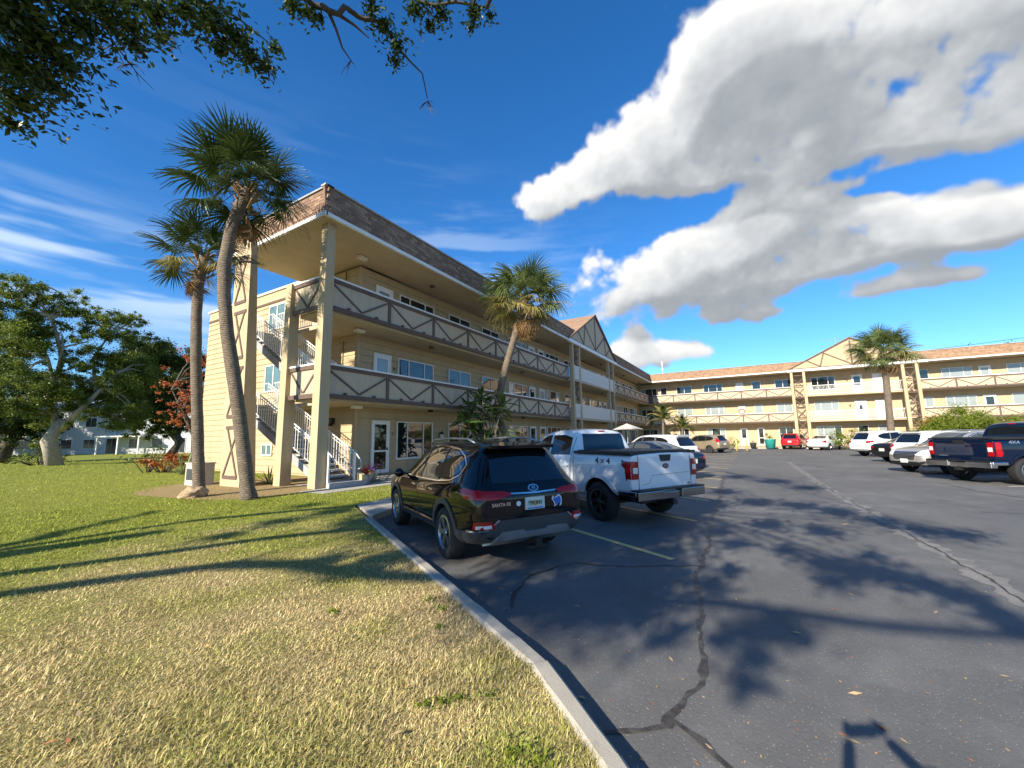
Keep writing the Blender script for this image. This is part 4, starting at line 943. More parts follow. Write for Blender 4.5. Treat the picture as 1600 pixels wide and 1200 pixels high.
c.line('bumper_chrome', 'B', [(-.89, .525), (-.72, .55), (-.55, .665)], .022, M_CHROME, .02); c.line('bumper_chrome', 'B', [(.89, .525), (.72, .55), (.55, .665)], .022, M_CHROME, .02)
for e in (1, -1):
    r_ = c.decal('fog_light', 'B', [(e*.60, .565), (e*.66, .66), (e*.86, .655), (e*.86, .565)], M_RED, off=.022, inset=.02); c.decal('fog_lens', 'B', [(e*.66, .575), (e*.67, .615), (e*.84, .612), (e*.84, .572)], M_CLEAR, off=.026, inset=.0, parent=r_)
c.line('gate_gap', 'B', [(-.75, .71), (.75, .71)], .012, M_SEAMD, .003); c.line('gate_trim', 'B', [(-.38, .985), (0, .975), (.38, .985)], .018, M_CHROME, .01)
for e in (1, -1): c.line('gate_gap', 'B', [(e*.75, .71), (e*.70, .92)], .012, M_SEAMD, .003)
plate(c, 'B', -.0, .84, 'PJK 84S')
# maker's oval with slanted H on the tailgate
em = c.decal('emblem', 'B', [(.085*math.cos(t), 1.035+.047*math.sin(t)) for t in [2*math.pi*i/24 for i in range(24)]], M_CHROME, off=.016, res=.03)
c.decal('emblem_field', 'B', [(.068*math.cos(t), 1.035+.034*math.sin(t)) for t in [2*math.pi*i/24 for i in range(24)]], M_PLAST, off=.018, res=.03, parent=em, inset=0)
c.text('emblem_letter', 'H', .075, 'B', 0, 1.035, M_CHROME, off=.02, parent=em)
c.text('model_lettering', 'SANTA FE', .062, 'B', .52, .855, M_CHROME, off=.008)
for nm, mm, g_, of in (('sticker_outline', M_WHITED, 1.0, .009), ('sticker', M_BLUED, .78, .012)):
    P = [(-.09, .03), (-.07, .075), (-.045, .05), (-.01, .062), (.03, .085), (.07, .06), (.085, .01), (.075, -.05), (.05, -.075), (.045, -.03), (.02, -.02), (-.01, -.06), (-.05, -.075), (-.045, -.04), (-.06, -.01)]
    c.decal(nm, 'B', [(-.38-x*g_, .835+y*g_) for x, y in P], mm, off=of, res=.03, inset=.002)
c.decal('round_sticker', 'B', [(.255+.034*math.cos(t), .85+.034*math.sin(t)) for t in [2*math.pi*i/14 for i in range(14)]], M_WHITED, off=.008, inset=.002)
obj('wiper', MB().bar((-2.33, .02, 1.135), (-2.19, -.38, 1.20), .03, .025), M_PLAST, c.root)
obj('tow_hitch', MB().box(-2.52, -.05, .30, -2.2, .05, .38).box(-2.5, -.14, .27, -2.4, .14, .30), M_PLAST, c.root)
lights_front(c, [(.45, .80), (.80, .84), (.80, .74), (.5, .74)]); c.decal('grille', 'F', [(-.45, .5), (.45, .5), (.5, .8), (-.5, .8)], M_PLAST, off=.02)
SUV = c.root
# ---- pickups
def pickup_dress(c, chrome=M_CHROME, trimw=None, lamp='white'):
    f, k = c.S['f'], c.S['k']; T = lambda p: [(x*f, z*k) for x, z in p]; bodym = c.body.data.materials[0]
    for sd in 'LR':
        c.decal('side_window', sd, T([(.95, 1.32), (.70, 1.52), (.42, 1.72), (.20, 1.80), (.05, 1.80), (.02, 1.32)]), M_CGLASS, off=.007); c.decal('side_window', sd, T([(-.06, 1.32), (-.04, 1.80), (-.5, 1.80), (-.80, 1.74), (-.86, 1.34)]), M_CGLASS, off=.007)
        for pts in ([(-.02, 1.28), (-.03, .9), (-.05, .50)], [(-.93, 1.74), (-.93, 1.2), (-.9, .55)], [(1.08, 1.22), (1.12, .9), (1.05, .52)], [(-1.035, 1.38), (-1.035, .8), (-1.03, .5)]): c.line('door_gap', sd, T(pts), .014, M_SEAMD, .002)
        for x in (.18, -.74): c.decal('door_handle', sd, T([(x-.12, 1.07), (x+.12, 1.07), (x+.12, 1.115), (x-.12, 1.115)]), bodym, off=.035, rnd=1)
        obj('side_step', MB().box(-.95*f, (1 if sd == 'L' else -1)*.86-.07, .36*k, 1.15*f, (1 if sd == 'L' else -1)*.86+.07, .42*k), M_PLAST, c.root)
    arch_trim(c, bodym, c.S['arch']-.004, c.S['arch']+.10)
    c.decal('rear_window', 'B', [(-.66, 1.44*k), (.66, 1.44*k), (.62, 1.82*k), (-.62, 1.82*k)], M_CGLASS, off=.01)
    c.decal('windscreen', 'F', [(-.72, 1.36*k), (.72, 1.36*k), (.62, 1.82*k), (-.62, 1.82*k)], M_CGLASS, off=.006)
    c.decal('high_brake_light', 'B', [(-.10, 1.865*k), (.10, 1.865*k), (.10, 1.89*k), (-.10, 1.89*k)], M_RED, off=.012)
    # bed cover with raised rails
    obj('bed_cover', MB().box(-2.76*f, -.86, 1.40*k, -1.08*f, .86, 1.455*k), M_PLAST, c.root)
    for e in (1, -1): obj('bed_rail_cap', MB().box(-2.80*f, e*.93-.06, 1.385*k, -1.08*f, e*.93+.06, 1.44*k), M_PLAST, c.root)
    # tailgate panel, handle, bumper
    for e in (1, -1): c.line('gate_gap', 'B', [(e*.78, .66*k), (e*.78, 1.38*k)], .012, M_SEAMD, .004)
    c.decal('tailgate_handle', 'B', [(-.13, 1.24*k), (.13, 1.24*k), (.17, 1.37*k), (-.17, 1.37*k)], M_PLAST, off=.02, inset=.03)
    b = MB(); b.box(-2.98*f, -.99, .52*k, -2.78*f, -.26, .70*k).box(-2.98*f, .26, .52*k, -2.78*f, .99, .70*k).box(-2.93*f, -.26, .50*k, -2.78*f, .26, .66*k).box(-2.92*f, -1.0, .60*k, -2.45*f, -.96, .70*k).box(-2.92*f, .96, .60*k, -2.45*f, 1.0, .70*k)
    bo = obj('rear_bumper', b, chrome, c.root); md = bo.modifiers.new('b', 'BEVEL'); md.width = .03; md.segments = 3
    obj('bumper_step', MB().box(-2.985*f, -.97, .702*k, -2.77*f, .97, .725*k), M_PLAST, c.root)
    obj('tow_hitch', MB().box(-3.0*f, -.06, .40*k, -2.6*f, .06, .49*k), M_PLAST, c.root)
    obj('underbody', MB().box(-2.6*f, -.5, .40*k, 2.4*f, .5, .52*k).box(-2.0*f, -.75, .34*k, -1.7*f, .75, .46*k), M_PLAST, c.root)
    c.mirror(1.02*f, 1.06, 1.30*k, bodym, 1.5)
    c.decal('grille', 'F', [(-.6, .72*k), (.6, .72*k), (.62, 1.05*k), (-.62, 1.05*k)], M_PLAST, off=.02); lights_front(c, [(.62, .85*k), (.85, .85*k), (.85, 1.05*k), (.64, 1.05*k)])
S2 = pickup_spec(); sc2 = .95; p0, l_, w_ = place((943, 813), H60, S2, sc2)
c = Car('pickup_truck', 'white four door pickup truck with black bed cover beside the black SUV', S2, paint('white', (.70, .73, .76), rough=.3), p0-l_*(w_-.15)*sc2, H60, sc2, 'vehicles parked in the lot')
pickup_dress(c, mat('dark_chrome', (.30, .31, .32), .15, var=0, metal=1.))
c.wheels(.40, .27, .26, 6, M_DALLOY)
for e, sd in ((1, 'L'), (-1, 'R')):
    pl = [(e*.967, 1.26), (e*.80, 1.26), (e*.80, .92), (e*.967, .92)]
    t_ = c.decal('tail_light', 'B', pl, M_RED, off=.02, inset=.03); c.decal('reverse_lens', 'B', [(e*.94, 1.14), (e*.82, 1.14), (e*.82, 1.03), (e*.94, 1.03)], M_CLEAR, off=.026, parent=t_, inset=0)
    c.decal('tail_light', sd, [(-2.79, 1.26), (-2.60, 1.27), (-2.60, 1.18), (-2.68, 1.13), (-2.68, .93), (-2.79, .92)], M_RED, off=.016, inset=.02)
    c.decal('tail_light_rim', sd, [(-2.575, 1.29), (-2.60, 1.29), (-2.62, 1.17), (-2.70, 1.12), (-2.70, .90), (-2.675, .90), (-2.66, 1.12), (-2.58, 1.18)], M_PLAST, off=.012, inset=.01)
    tt = c.decal('decal_badge', sd, [(-2.18, 1.19), (-1.82, 1.19), (-1.79, 1.31), (-2.21, 1.31)], M_PLAST, off=.003, inset=.002) if False else None
    xs_ = (-1.84, -2.0, -2.16) if e > 0 else (-2.16, -2.0, -1.84)
    for ch, xx, mm, dx in (('4', -1.86 if e > 0 else -2.20, M_CLAD, 0), ('X', -2.03, M_RED, 0), ('4', -2.20 if e > 0 else -1.86, M_CLAD, 0)): c.text('four_by_four_badge', ch, .17 if ch == '4' else .13, sd, xx, 1.245 if ch == '4' else 1.235, mm, off=.004, sx=1.25)
em = c.decal('emblem', 'B', [(.09*math.cos(t), 1.145+.05*math.sin(t)) for t in [2*math.pi*i/22 for i in range(22)]], mat('emblem_blue', (.012, .02, .06), .25, var=0, coat=1.), off=.014)
c.text('emblem_script', 'Ford', .055, 'B', 0, 1.145, M_CHROME, off=.018, parent=em, bold=False)
c.line('gate_crease', 'B', [(.66, .80), (.48, .83), (.40, .97), (-.72, .99)], .014, M_SEAMD if False else M_SILVER, .003)
c.text('model_badge', 'XLT', .05, 'B', -.70, .76, M_PLAST, off=.006)
plate(c, 'B', .02, .61, '', w=.30, h=.15, colored=False)
# ---- blue pickup on the right
S3 = pickup_spec(5.9, 2.06, 1.96, 3.74, .41); HB = R(-60); sc3 = 1.0
g_ = gpos(1606, 758); d_ = Vector((math.cos(HB), math.sin(HB), 0)); l_ = Vector((-d_.y, d_.x, 0))
c = Car('pickup_truck', 'dark blue pickup truck cut off by the right edge of the view', S3, paint('navy', (.003, .008, .026), rough=.5), g_-d_*S3['axles'][0]+l_*.88, HB, sc3, 'vehicles parked in the lot')
pickup_dress(c); c.wheels(.41, .28, .25, 6)
for e, sd in ((1, 'L'), (-1, 'R')):
    c.decal('tail_light', 'B', [(e*.965, 1.30), (e*.82, 1.30), (e*.82, .88), (e*.965, .88)], M_RED, off=.02, inset=.03); c.decal('tail_light', sd, [(-2.80, 1.31), (-2.62, 1.30), (-2.64, 1.1), (-2.60, .95), (-2.66, .87), (-2.80, .88)], M_RED, off=.016, inset=.02)
    c.decal('reverse_lens', 'B', [(e*.95, 1.15), (e*.83, 1.15), (e*.83, 1.02), (e*.95, 1.02)], M_CLEAR, off=.026, inset=0)
    c.text('four_by_four_badge', '4X4', .13, sd, -2.2, 1.30, M_SILVER, off=.004, sx=1.5)
plate(c, 'B', .30, .61, '', colored=False)
c.line('gate_crease', 'B', [(-.76, 1.27), (.76, 1.27)], .02, M_SEAMD, .003); c.text('model_badge', 'SILVERADO', .055, 'B', .50, .86, M_CHROME, off=.006)
# ---- the other parked cars
def simple_car(name, label, S, col, px, heading, near='L', glass=M_CGLASS, kind='suv', metal=0., plate_tx='', tail=None, sc=1., wheelm=M_ALLOY, clad=None):
    g_ = gpos(*px); d = Vector((math.cos(heading), math.sin(heading), 0)); l = Vector((-d.y, d.x, 0)); w = max(p[1] for p in S['w'])-.12
    e = 1 if near == 'L' else -1
    c = Car(name, label, S, paint(name+label[:6].replace(' ', ''), col, metal), g_-d*S['axles'][0]*sc-l*w*e*sc, heading, sc, 'vehicles parked in the lot')
    if kind == 'suv':
        suv_dress(c, M_CHROME if clad is None else M_PLAST, glass, rails=clad is not None, cladding=clad)
        k = S['k']
        lights_rear(c, tail or [(.58, 1.0*k), (.90, 1.06*k), (.90, .90*k), (.62, .92*k)])
        c.both('tail_light', [(-2.36*S['f'], 1.05*k), (-2.06*S['f'], 1.06*k), (-2.2*S['f'], .96*k), (-2.38*S['f'], .90*k)], M_RED, off=.012)
        c.decal('rear_bumper', 'B', [(-.9, .30), (.9, .30), (.88, .48*k), (-.88, .48*k)], M_CLAD, off=.012); c.line('gate_gap', 'B', [(-.72, .68*k), (.72, .68*k)], .012, M_SEAMD, .003)
        plate(c, 'B', 0, .82*k, plate_tx, colored=False)
        lights_front(c, [(.50, .80*k), (.82, .90*k), (.84, .80*k), (.62, .72*k)])
    else:
        f, k = S['f'], S['k']; T = lambda p: [(x*f, z*k) for x, z in p]
        for sd in 'LR':
            for w_ in ([(.82, .98), (.45, 1.24), (.18, 1.35), (-.02, 1.365), (-.05, .99)], [(-.11, .99), (-.09, 1.37), (-.5, 1.36), (-.82, 1.28), (-1.05, 1.06), (-.95, 1.01)]): c.decal('side_window', sd, T(w_), glass, off=.006)
            for pts in ([(-.08, .96), (-.1, .4)], [(-.98, 1.0), (-.85, .6), (-.8, .4)], [(.95, .94), (.95, .4)]): c.line('door_gap', sd, T(pts), .010, M_SEAMD, .002)
            for x in (.1, -.75): c.decal('door_handle', sd, T([(x-.1, .86), (x+.1, .86), (x+.1, .89), (x-.1, .89)]), M_CHROME, off=.025)
        c.decal('rear_window', 'B', [(-.58, 1.15*k), (.58, 1.15*k), (.48, 1.38*k), (-.48, 1.38*k)], glass, off=.006); c.decal('windscreen', 'F', [(-.62, 1.04*k), (.62, 1.04*k), (.5, 1.38*k), (-.5, 1.38*k)], glass, off=.006)
        lights_rear(c, tail or [(.50, .86*k), (.82, .92*k), (.82, .74*k), (.55, .76*k)])
        c.both('tail_light', [(-2.25*f, .93*k), (-1.95*f, .96*k), (-2.05*f, .84*k), (-2.26*f, .76*k)], M_RED, off=.012)
        plate(c, 'B', 0, .70*k, plate_tx, colored=False); c.mirror(.72*f, S['w'][5][1]+.02, .98*k, c.body.data.materials[0], .9)
        lights_front(c, [(.45, .62*k), (.75, .72*k), (.75, .60*k), (.5, .56*k)]); c.decal('grille', 'F', [(-.4, .42), (.4, .42), (.42, .62*k), (-.42, .62*k)], M_PLAST, off=.012)
        c.line('gate_gap', 'B', [(-.62, .62*k), (.62, .62*k)], .012, M_SEAMD, .003)
    c.wheels(S['rad'], .22, S['rad']*.64, 5, wheelm); return c
H1 = R(60.5)
simple_car('parked_car', 'dark blue sedan with pale windscreen just beyond the white pickup', sedan_spec(4.7, 1.84, 1.45), (.01, .016, .035), (1072, 745), H1, 'R', M_CGLASSL, 'sedan')
simple_car('parked_suv', 'white SUV half hidden beyond the white pickup bed', suv_spec(4.7, 1.88, 1.72), (.72, .73, .74), (1070, 731), H1, 'R', M_CGLASS, 'suv')
simple_car('parked_suv', 'champagne gold compact SUV near the inner corner of the lot', suv_spec(4.52, 1.82, 1.68, 2.62, .34), (.36, .30, .20), (1110, 708), H1, 'L', metal=.5, tail=[(.62, 1.35), (.78, 1.3), (.86, .95), (.68, .98)])
simple_car('parked_suv', 'bright red SUV parked before the far block left of a white sedan', suv_spec(4.6, 1.85, 1.70, 2.66, .36), (.42, .008, .012), (1253, 702), R(-17), 'R')
simple_car('parked_car', 'white sedan parked before the far block right of the red SUV', sedan_spec(4.6, 1.80, 1.47), (.74, .74, .73), (1296, 703.5), R(-26), 'R', kind='sedan')
simple_car('parked_suv', 'large white SUV with chrome trim at the far end of the right row', suv_spec(5.15, 2.0, 1.78, 3.05, .38), (.74, .74, .74), (1386, 714), R(-60), 'R')
simple_car('parked_car', 'black sedan with red tail lights between two white SUVs', sedan_spec(4.75, 1.85, 1.46), (.012, .012, .014), (1432, 723.5), R(-60), 'R', kind='sedan', plate_tx='')
simple_car('parked_suv', 'white SUV with dark rear glass behind the black sedan', suv_spec(4.75, 1.9, 1.72), (.72, .72, .73), (1478, 729), R(-60), 'R')
# nose-out crossover
S5 = suv_spec(4.82, 1.90, 1.68, 2.86, .37); hd = R(120); g_ = gpos(1488, 741); d_ = Vector((math.cos(hd), math.sin(hd), 0)); l_ = Vector((-d_.y, d_.x, 0))
c = Car('parked_suv', 'pale silver crossover parked nose out beside the blue pickup', S5, paint('silver', (.48, .46, .43), .6), g_-d_*S5['axles'][1]-l_*.83, hd, 1., 'vehicles parked in the lot')
suv_dress(c, M_CHROME, M_CGLASSL, cladding=M_CLAD); c.wheels(.37, .23, .25, 5)
c.decal('grille', 'F', [(-.42, .55), (.42, .55), (.52, .86), (-.52, .86)], M_CHROME, off=.015); gr = c.decal('grille_mesh', 'F', [(-.39, .57), (.39, .57), (.48, .84), (-.48, .84)], M_PLAST, off=.02)
for q in range(5): c.line('grille_bar', 'F', [(-.40-.015*q, .60+.05*q), (.40+.015*q, .60+.05*q)], .012, M_SILVER, .024)
lights_front(c, [(.50, .72), (.56, .90), (.80, .98), (.84, .86), (.70, .72)]); c.decal('lower_intake', 'F', [(-.6, .33), (.6, .33), (.55, .47), (-.55, .47)], M_PLAST, off=.014)
for e in (1, -1): c.decal('fog_light', 'F', [(e*.55, .44), (e*.76, .52), (e*.76, .44), (e*.6, .38)], M_PLAST, off=.02)
plate(c, 'F', 0, .50, '', colored=False)
# ------------------------------------------------------------------ vegetation
def leaf_mat(name, c1, c2, rough=.5, trans=.35, scale=3.):
    m = bpy.data.materials.new(name); m.use_nodes = True; t = m.node_tree; t.nodes.clear(); N = NT(t)
    tc = N.n('ShaderNodeNewGeometry').outputs['Position']
    col = N.ramp(N.noise(tc, scale, 4, .7), [(.3, c1), (.7, c2)])
    p = N.n('ShaderNodeBsdfPrincipled', inp={'Base Color': col, 'Roughness': rough, 'Specular IOR Level': .35})
    tr = N.n('ShaderNodeBsdfTranslucent', inp={'Color': col}); mx = N.n('ShaderNodeMixShader', inp={0: trans, 1: p.outputs[0], 2: tr.outputs[0]})
    N.n('ShaderNodeOutputMaterial', inp={0: mx.outputs[0]}); MATS[name] = m; return m
M_PALM = leaf_mat('palm_green_shaded', (.022, .042, .010), (.075, .11, .026), .42, .2)  # green darkened, the shade on the near crowns painted into the leaf
M_PALMS = leaf_mat('palm_green_sunlit', (.075, .11, .03), (.20, .24, .08), .45, .25)  # lighter copy of the green, sunlight painted into the leaf colour
M_PALMY = leaf_mat('palm_yellow', (.20, .17, .05), (.34, .30, .10), .5, .25)
M_PALMD = leaf_mat('palm_dead', (.20, .11, .045), (.36, .23, .11), .8, .15)
M_OAK = leaf_mat('oak_leaf', (.022, .045, .008), (.06, .10, .022), .4, .25)
M_TREE = leaf_mat('camphor_leaf', (.085, .13, .02), (.25, .30, .06), .45, .4, .6)
M_TREED = leaf_mat('dark_tree_leaf', (.03, .055, .012), (.10, .145, .03), .45, .3, .6)
M_ORNG = leaf_mat('orange_leaf', (.38, .09, .03), (.55, .20, .08), .6, .35, 1.)
M_REDL = leaf_mat('croton_leaf', (.22, .03, .012), (.38, .14, .03), .4, .25, 6.)
M_BUSH = leaf_mat('bush_leaf', (.10, .16, .015), (.26, .30, .04), .45, .3, 2.)
M_BIGL = leaf_mat('plumeria_leaf', (.025, .06, .012), (.08, .14, .03), .3, .2, 5.)
M_BIGLY = leaf_mat('plumeria_leaf_pale', (.20, .26, .05), (.40, .42, .10), .35, .3, 5.)
def bark(name, c1, c2, ring=0.):
    m = bpy.data.materials.new(name); m.use_nodes = True; t = m.node_tree; t.nodes.clear(); N = NT(t)
    tc = N.n('ShaderNodeTexCoord').outputs['Object']; n = N.noise(tc, 6, 7, .7)
    h = n
    if ring:
        w = N.n('ShaderNodeTexWave', wave_type='BANDS', bands_direction='Z', inp={'Vector': tc, 'Scale': ring, 'Distortion': 9., 'Detail': 4., 'Detail Scale': 1.2}).outputs['Fac']
        h = N.m('ADD', N.m('MULTIPLY', w, .28), N.m('MULTIPLY', n, .8))
    col = N.ramp(h, [(.3, c1), (.75, c2)])
    b = N.n('ShaderNodeBump', inp={'Strength': .8, 'Distance': .03, 'Height': h})
    p = N.n('ShaderNodeBsdfPrincipled', inp={'Base Color': col, 'Roughness': .9, 'Normal': b.outputs[0]})
    N.n('ShaderNodeOutputMaterial', inp={0: p.outputs[0]}); return m
M_PTRUNK = bark('palm_trunk', (.06, .046, .034), (.21, .165, .12), 5.5)
M_PALE = bark('pale_bark', (.22, .19, .15), (.46, .42, .35)); M_BARK = bark('oak_bark', (.035, .028, .022), (.12, .10, .08))
def fan_frond(r, pet=1.1, fan=.95, n=40, droop=.5, spread=R(130), w=.042):
    mb = MB(); tip = Vector((pet, 0, -.10*pet)); mb.tube([(0, 0, 0), (pet*.5, 0, .02), tip], [.02, .014, .010], 4, False)
    for k in range(n):
        a = -spread+2*spread*k/(n-1)+r.uniform(-.03, .03); L = fan*(1-.30*abs(a)/spread)*r.uniform(.88, 1.05)
        d = Vector((math.cos(a), math.sin(a), r.uniform(-.12, .12)+.15*math.cos(a*2))).normalized(); s = Vector((-d.y, d.x, 0)).normalized()
        pts = []; q = tip+Vector((.10*math.cos(a), .0, 0)); dr = droop*r.uniform(.6, 1.5)
        for i, (t, ww) in enumerate(((0, .45), (.35, 1.), (.7, .75), (1., .06))):
            z = -dr*L*max(0, t-.35)**1.7; pts.append((q+d*(L*t)+Vector((0, 0, z)), ww*w))
        vs = []
        for p, ww in pts: vs += [p-s*ww/2+Vector((0, 0, -.006)), p+s*ww/2+Vector((0, 0, .006))]
        mb.add(vs, [(0, 1, 3, 2), (2, 3, 5, 4), (4, 5, 7, 6)])
    return mb
rp = random.Random(11)
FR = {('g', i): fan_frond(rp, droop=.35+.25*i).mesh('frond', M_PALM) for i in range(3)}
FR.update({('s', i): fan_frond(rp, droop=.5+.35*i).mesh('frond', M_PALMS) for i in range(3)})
FR.update({('y', i): fan_frond(rp, droop=.9).mesh('frond', M_PALMY) for i in range(2)}); FR.update({('d', i): fan_frond(rp, .8, .7, 22, 1.6, R(80)).mesh('frond', M_PALMD) for i in range(2)})
def palm(label, base, path_px, crown_r, nf, trunk_r, dead=4, yellow=5, boots=True, seed=1, sunny=False):
    r = random.Random(seed); base = Vector(base); t = thing('palm_tree', label, 'palm tree', base, group='sabal palms')
    pts = [base-Vector((0, 0, .15))]+[upright(x, y, base) for x, y in path_px]
    P = []
    for a, b in zip(pts[:-1], pts[1:]):
        k = max(1, int((b-a).length/.22)); P += [a.lerp(b, i/k) for i in range(k)]
    P.append(pts[-1]); n = len(P); rad = [trunk_r*(1.22 if i < 2 else 1.0-.12*i/n)*(1+r.uniform(-.035, .035)) for i in range(n)]
    obj('trunk', MB().tube([p-base for p in P], rad, 14), M_PTRUNK, t, True)
    top = pts[-1]-base
    if boots:
        b = MB()
        for k in range(26):
            a = r.uniform(0, 6.28); z = r.uniform(-.75, .05); o = Vector((math.cos(a), math.sin(a), 0)); c = top+Vector((0, 0, z))+o*trunk_r*.85
            b.bar(c, c+o*r.uniform(.12, .26)+Vector((0, 0, r.uniform(.14, .30))), .07, .03)
        obj('frond_boots', b, M_PALMD, t)
    sc = crown_r/2.0
    for k in range(nf):
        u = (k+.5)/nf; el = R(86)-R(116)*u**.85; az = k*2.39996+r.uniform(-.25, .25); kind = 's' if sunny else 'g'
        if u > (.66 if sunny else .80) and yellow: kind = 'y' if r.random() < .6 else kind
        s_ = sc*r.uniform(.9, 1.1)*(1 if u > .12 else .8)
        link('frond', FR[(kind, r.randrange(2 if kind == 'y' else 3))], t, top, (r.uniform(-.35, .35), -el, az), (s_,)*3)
    for k in range(dead): link('frond', FR[('d', k % 2)], t, top-Vector((0, 0, .25)), (r.uniform(-.5, .5), R(r.uniform(55, 80)), r.uniform(0, 6.28)), (sc,)*3)
    return t
b1 = gnd(390, 780, LAWN_Z); b2 = gnd(312, 776, LAWN_Z)
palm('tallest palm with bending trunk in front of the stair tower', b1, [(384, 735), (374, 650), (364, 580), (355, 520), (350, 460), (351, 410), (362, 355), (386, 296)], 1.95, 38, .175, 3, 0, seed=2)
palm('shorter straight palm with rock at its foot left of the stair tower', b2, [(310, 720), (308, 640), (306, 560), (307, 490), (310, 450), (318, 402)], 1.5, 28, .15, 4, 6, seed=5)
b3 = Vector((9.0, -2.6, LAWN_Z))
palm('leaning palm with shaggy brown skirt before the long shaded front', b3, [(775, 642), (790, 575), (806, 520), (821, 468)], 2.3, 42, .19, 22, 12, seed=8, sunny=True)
b4 = CAM+ray(1394, 690)*33; b4.z = LAWN_Z
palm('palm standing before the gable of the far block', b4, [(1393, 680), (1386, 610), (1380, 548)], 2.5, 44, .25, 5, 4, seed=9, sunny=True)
# feather palms by the inner corner
def feather(r, L=1.5, n=26):
    mb = MB(); pts = [Vector((L*t, 0, .25*L*math.sin(t*2.2)-.35*L*t*t)) for t in [i/8 for i in range(9)]]; mb.tube(pts, [.014-.001*i for i in range(9)], 4, False)
    for k in range(n):
        t = .12+.88*k/n; i = min(7, int(t*8)); p = pts[i].lerp(pts[i+1], t*8-i)
        for e in (1, -1):
            l = .34*math.sin(math.pi*(.15+.8*t))+.06; d = Vector((.5, e*.85, -.25+r.uniform(-.1, .1))).normalized(); s = Vector((.02, 0, .012))
            mb.add([p-s, p+s, p+d*l], [(0, 1, 2)])
    return mb
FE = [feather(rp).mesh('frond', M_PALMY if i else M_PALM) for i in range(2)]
for (px, py, ch, lab) in ((1036, 655, 1.0, 'left feather leaved palm in sunlight by the inner corner'), (1066, 668, .85, 'right feather leaved palm in sunlight by the inner corner')):
    b = CAM+ray(px, 690)*39; b.z = LAWN_Z; t = thing('feather_palm', lab, 'palm tree', b, group='feather palms'); top = upright(px, py, b)-b
    obj('trunk', MB().tube([(0, 0, -.1), top*.5, top], [.14, .12, .11], 8), M_PTRUNK, t, True)
    for k in range(24): link('frond', FE[k % 2], t, top, (0, -R(75-4.6*k), k*2.4), (1.15*ch,)*3)

# ---- leaf cloud helper
def leaves(centers, m_, size, per, r, name='foliage', parent=None, flat_=.6, aspect=.42, squash=.75):
    """many small leaf faces scattered through spheres (cx,cy,cz,radius)"""
    V, F_ = [], []
    rs = np.random.RandomState(r)
    for (c, rad) in centers:
        n = max(6, int(per*(rad/.5)**2)); q = rs.normal(size=(n, 3)); q /= np.linalg.norm(q, axis=1)[:, None]
        rr = rad*np.minimum(np.abs(rs.normal(0, .62, n)), 1.5); p = np.array(c)+q*rr[:, None]*np.array([1, 1, squash])
        d = rs.normal(size=(n, 3)); d[:, 2] *= flat_; d /= np.linalg.norm(d, axis=1)[:, None]
        s = np.cross(d, rs.normal(size=(n, 3))*np.array([.5, .5, 1.0])); s /= np.linalg.norm(s, axis=1)[:, None]+1e-9
        L = size*rs.uniform(.6, 1.25, n)[:, None]; w = L*aspect
        a = p-d*L/2; b = p+s*w/2+d*L*.05; e = p+d*L/2; f = p-s*w/2+d*L*.05
        o = len(V)*0
        V.append(np.stack([a, b, e, f], 1).reshape(-1, 3))
    V = np.concatenate(V); n = len(V)//4
    me = bpy.data.meshes.new(name); me.vertices.add(len(V)); me.vertices.foreach_set('co', V.astype(np.float32).ravel())
    me.loops.add(n*4); me.loops.foreach_set('vertex_index', np.arange(n*4)); me.polygons.add(n); me.polygons.foreach_set('loop_start', np.arange(n)*4)
    me.materials.append(m_); me.update(); me.validate()
    return link(name, me, parent)
# ---- oak behind and above the camera: its limbs reach into the top of the view, its shade falls on lawn, cars and asphalt
OB = Vector((-17.2, -1.7, LAWN_Z))
oak = thing('oak_tree', 'live oak whose dark leafy limbs hang into the top left of the view', 'tree', OB)
def behind_sun(px, py, z, gz=ASPH_Z):
    g_ = gnd(px, py, gz); return g_+TO_SUN*((z-gz)/TO_SUN.z)
shade = []   # (center, radius)
ro = random.Random(4)
def hidden(p):
    d = p-CAM; z = d.dot(c_f)
    if z < -.2: return True
    if z < .3: return d.length > 3
    x, y = 800+F_PX*d.dot(c_r)/z, 600-F_PX*d.dot(c_u)/z
    return x < -120 or x > 1720 or y < -110
def add_shade(px, py, rad, gz):
    z = ro.uniform(4.6, 6.5)
    while z < 15:
        p = behind_sun(px, py, z, gz)
        if hidden(p) and hidden(p+Vector((0, 0, -1))): shade.append((p, rad)); return
        z += .5
def sh(px, py, rad, z=None, gz=ASPH_Z): add_shade(px, py, rad, gz)
for q in [(1000, 935, .30), (1050, 905, .32), (1110, 915, .30), (1140, 890, .25), (1000, 960, .25), (1060, 985, .20), (1165, 985, .28), (1210, 975, .30), (1240, 990, .22), (1180, 1030, .22), (1165, 1070, .15), (1130, 1000, .15), (1030, 1000, .16),
          (1110, 790, .6), (1180, 785, .65), (1250, 790, .6), (1310, 800, .6), (1380, 815, .5), (1440, 828, .5), (1500, 835, .4), (1200, 820, .5), (1290, 830, .45), (1120, 830, .45),
          (1280, 880, .38), (1330, 890, .42), (1390, 900, .38), (1440, 912, .35), (1300, 910, .28), (1360, 870, .3), (1230, 860, .3), (1150, 850, .35), (1500, 930, .3), (1560, 960, .28), (1600, 985, .3),
          (1150, 745, .7), (1210, 752, .8), (1260, 762, .6), (1130, 768, .6), (1000, 845, .45), (930, 850, .5), (1040, 862, .4), (880, 875, .45), (800, 900, .4), (760, 930, .25), (960, 880, .3), (1060, 825, .4),
          (620, 880, .42), (580, 900, .35), (540, 880, .3)]: sh(*q)
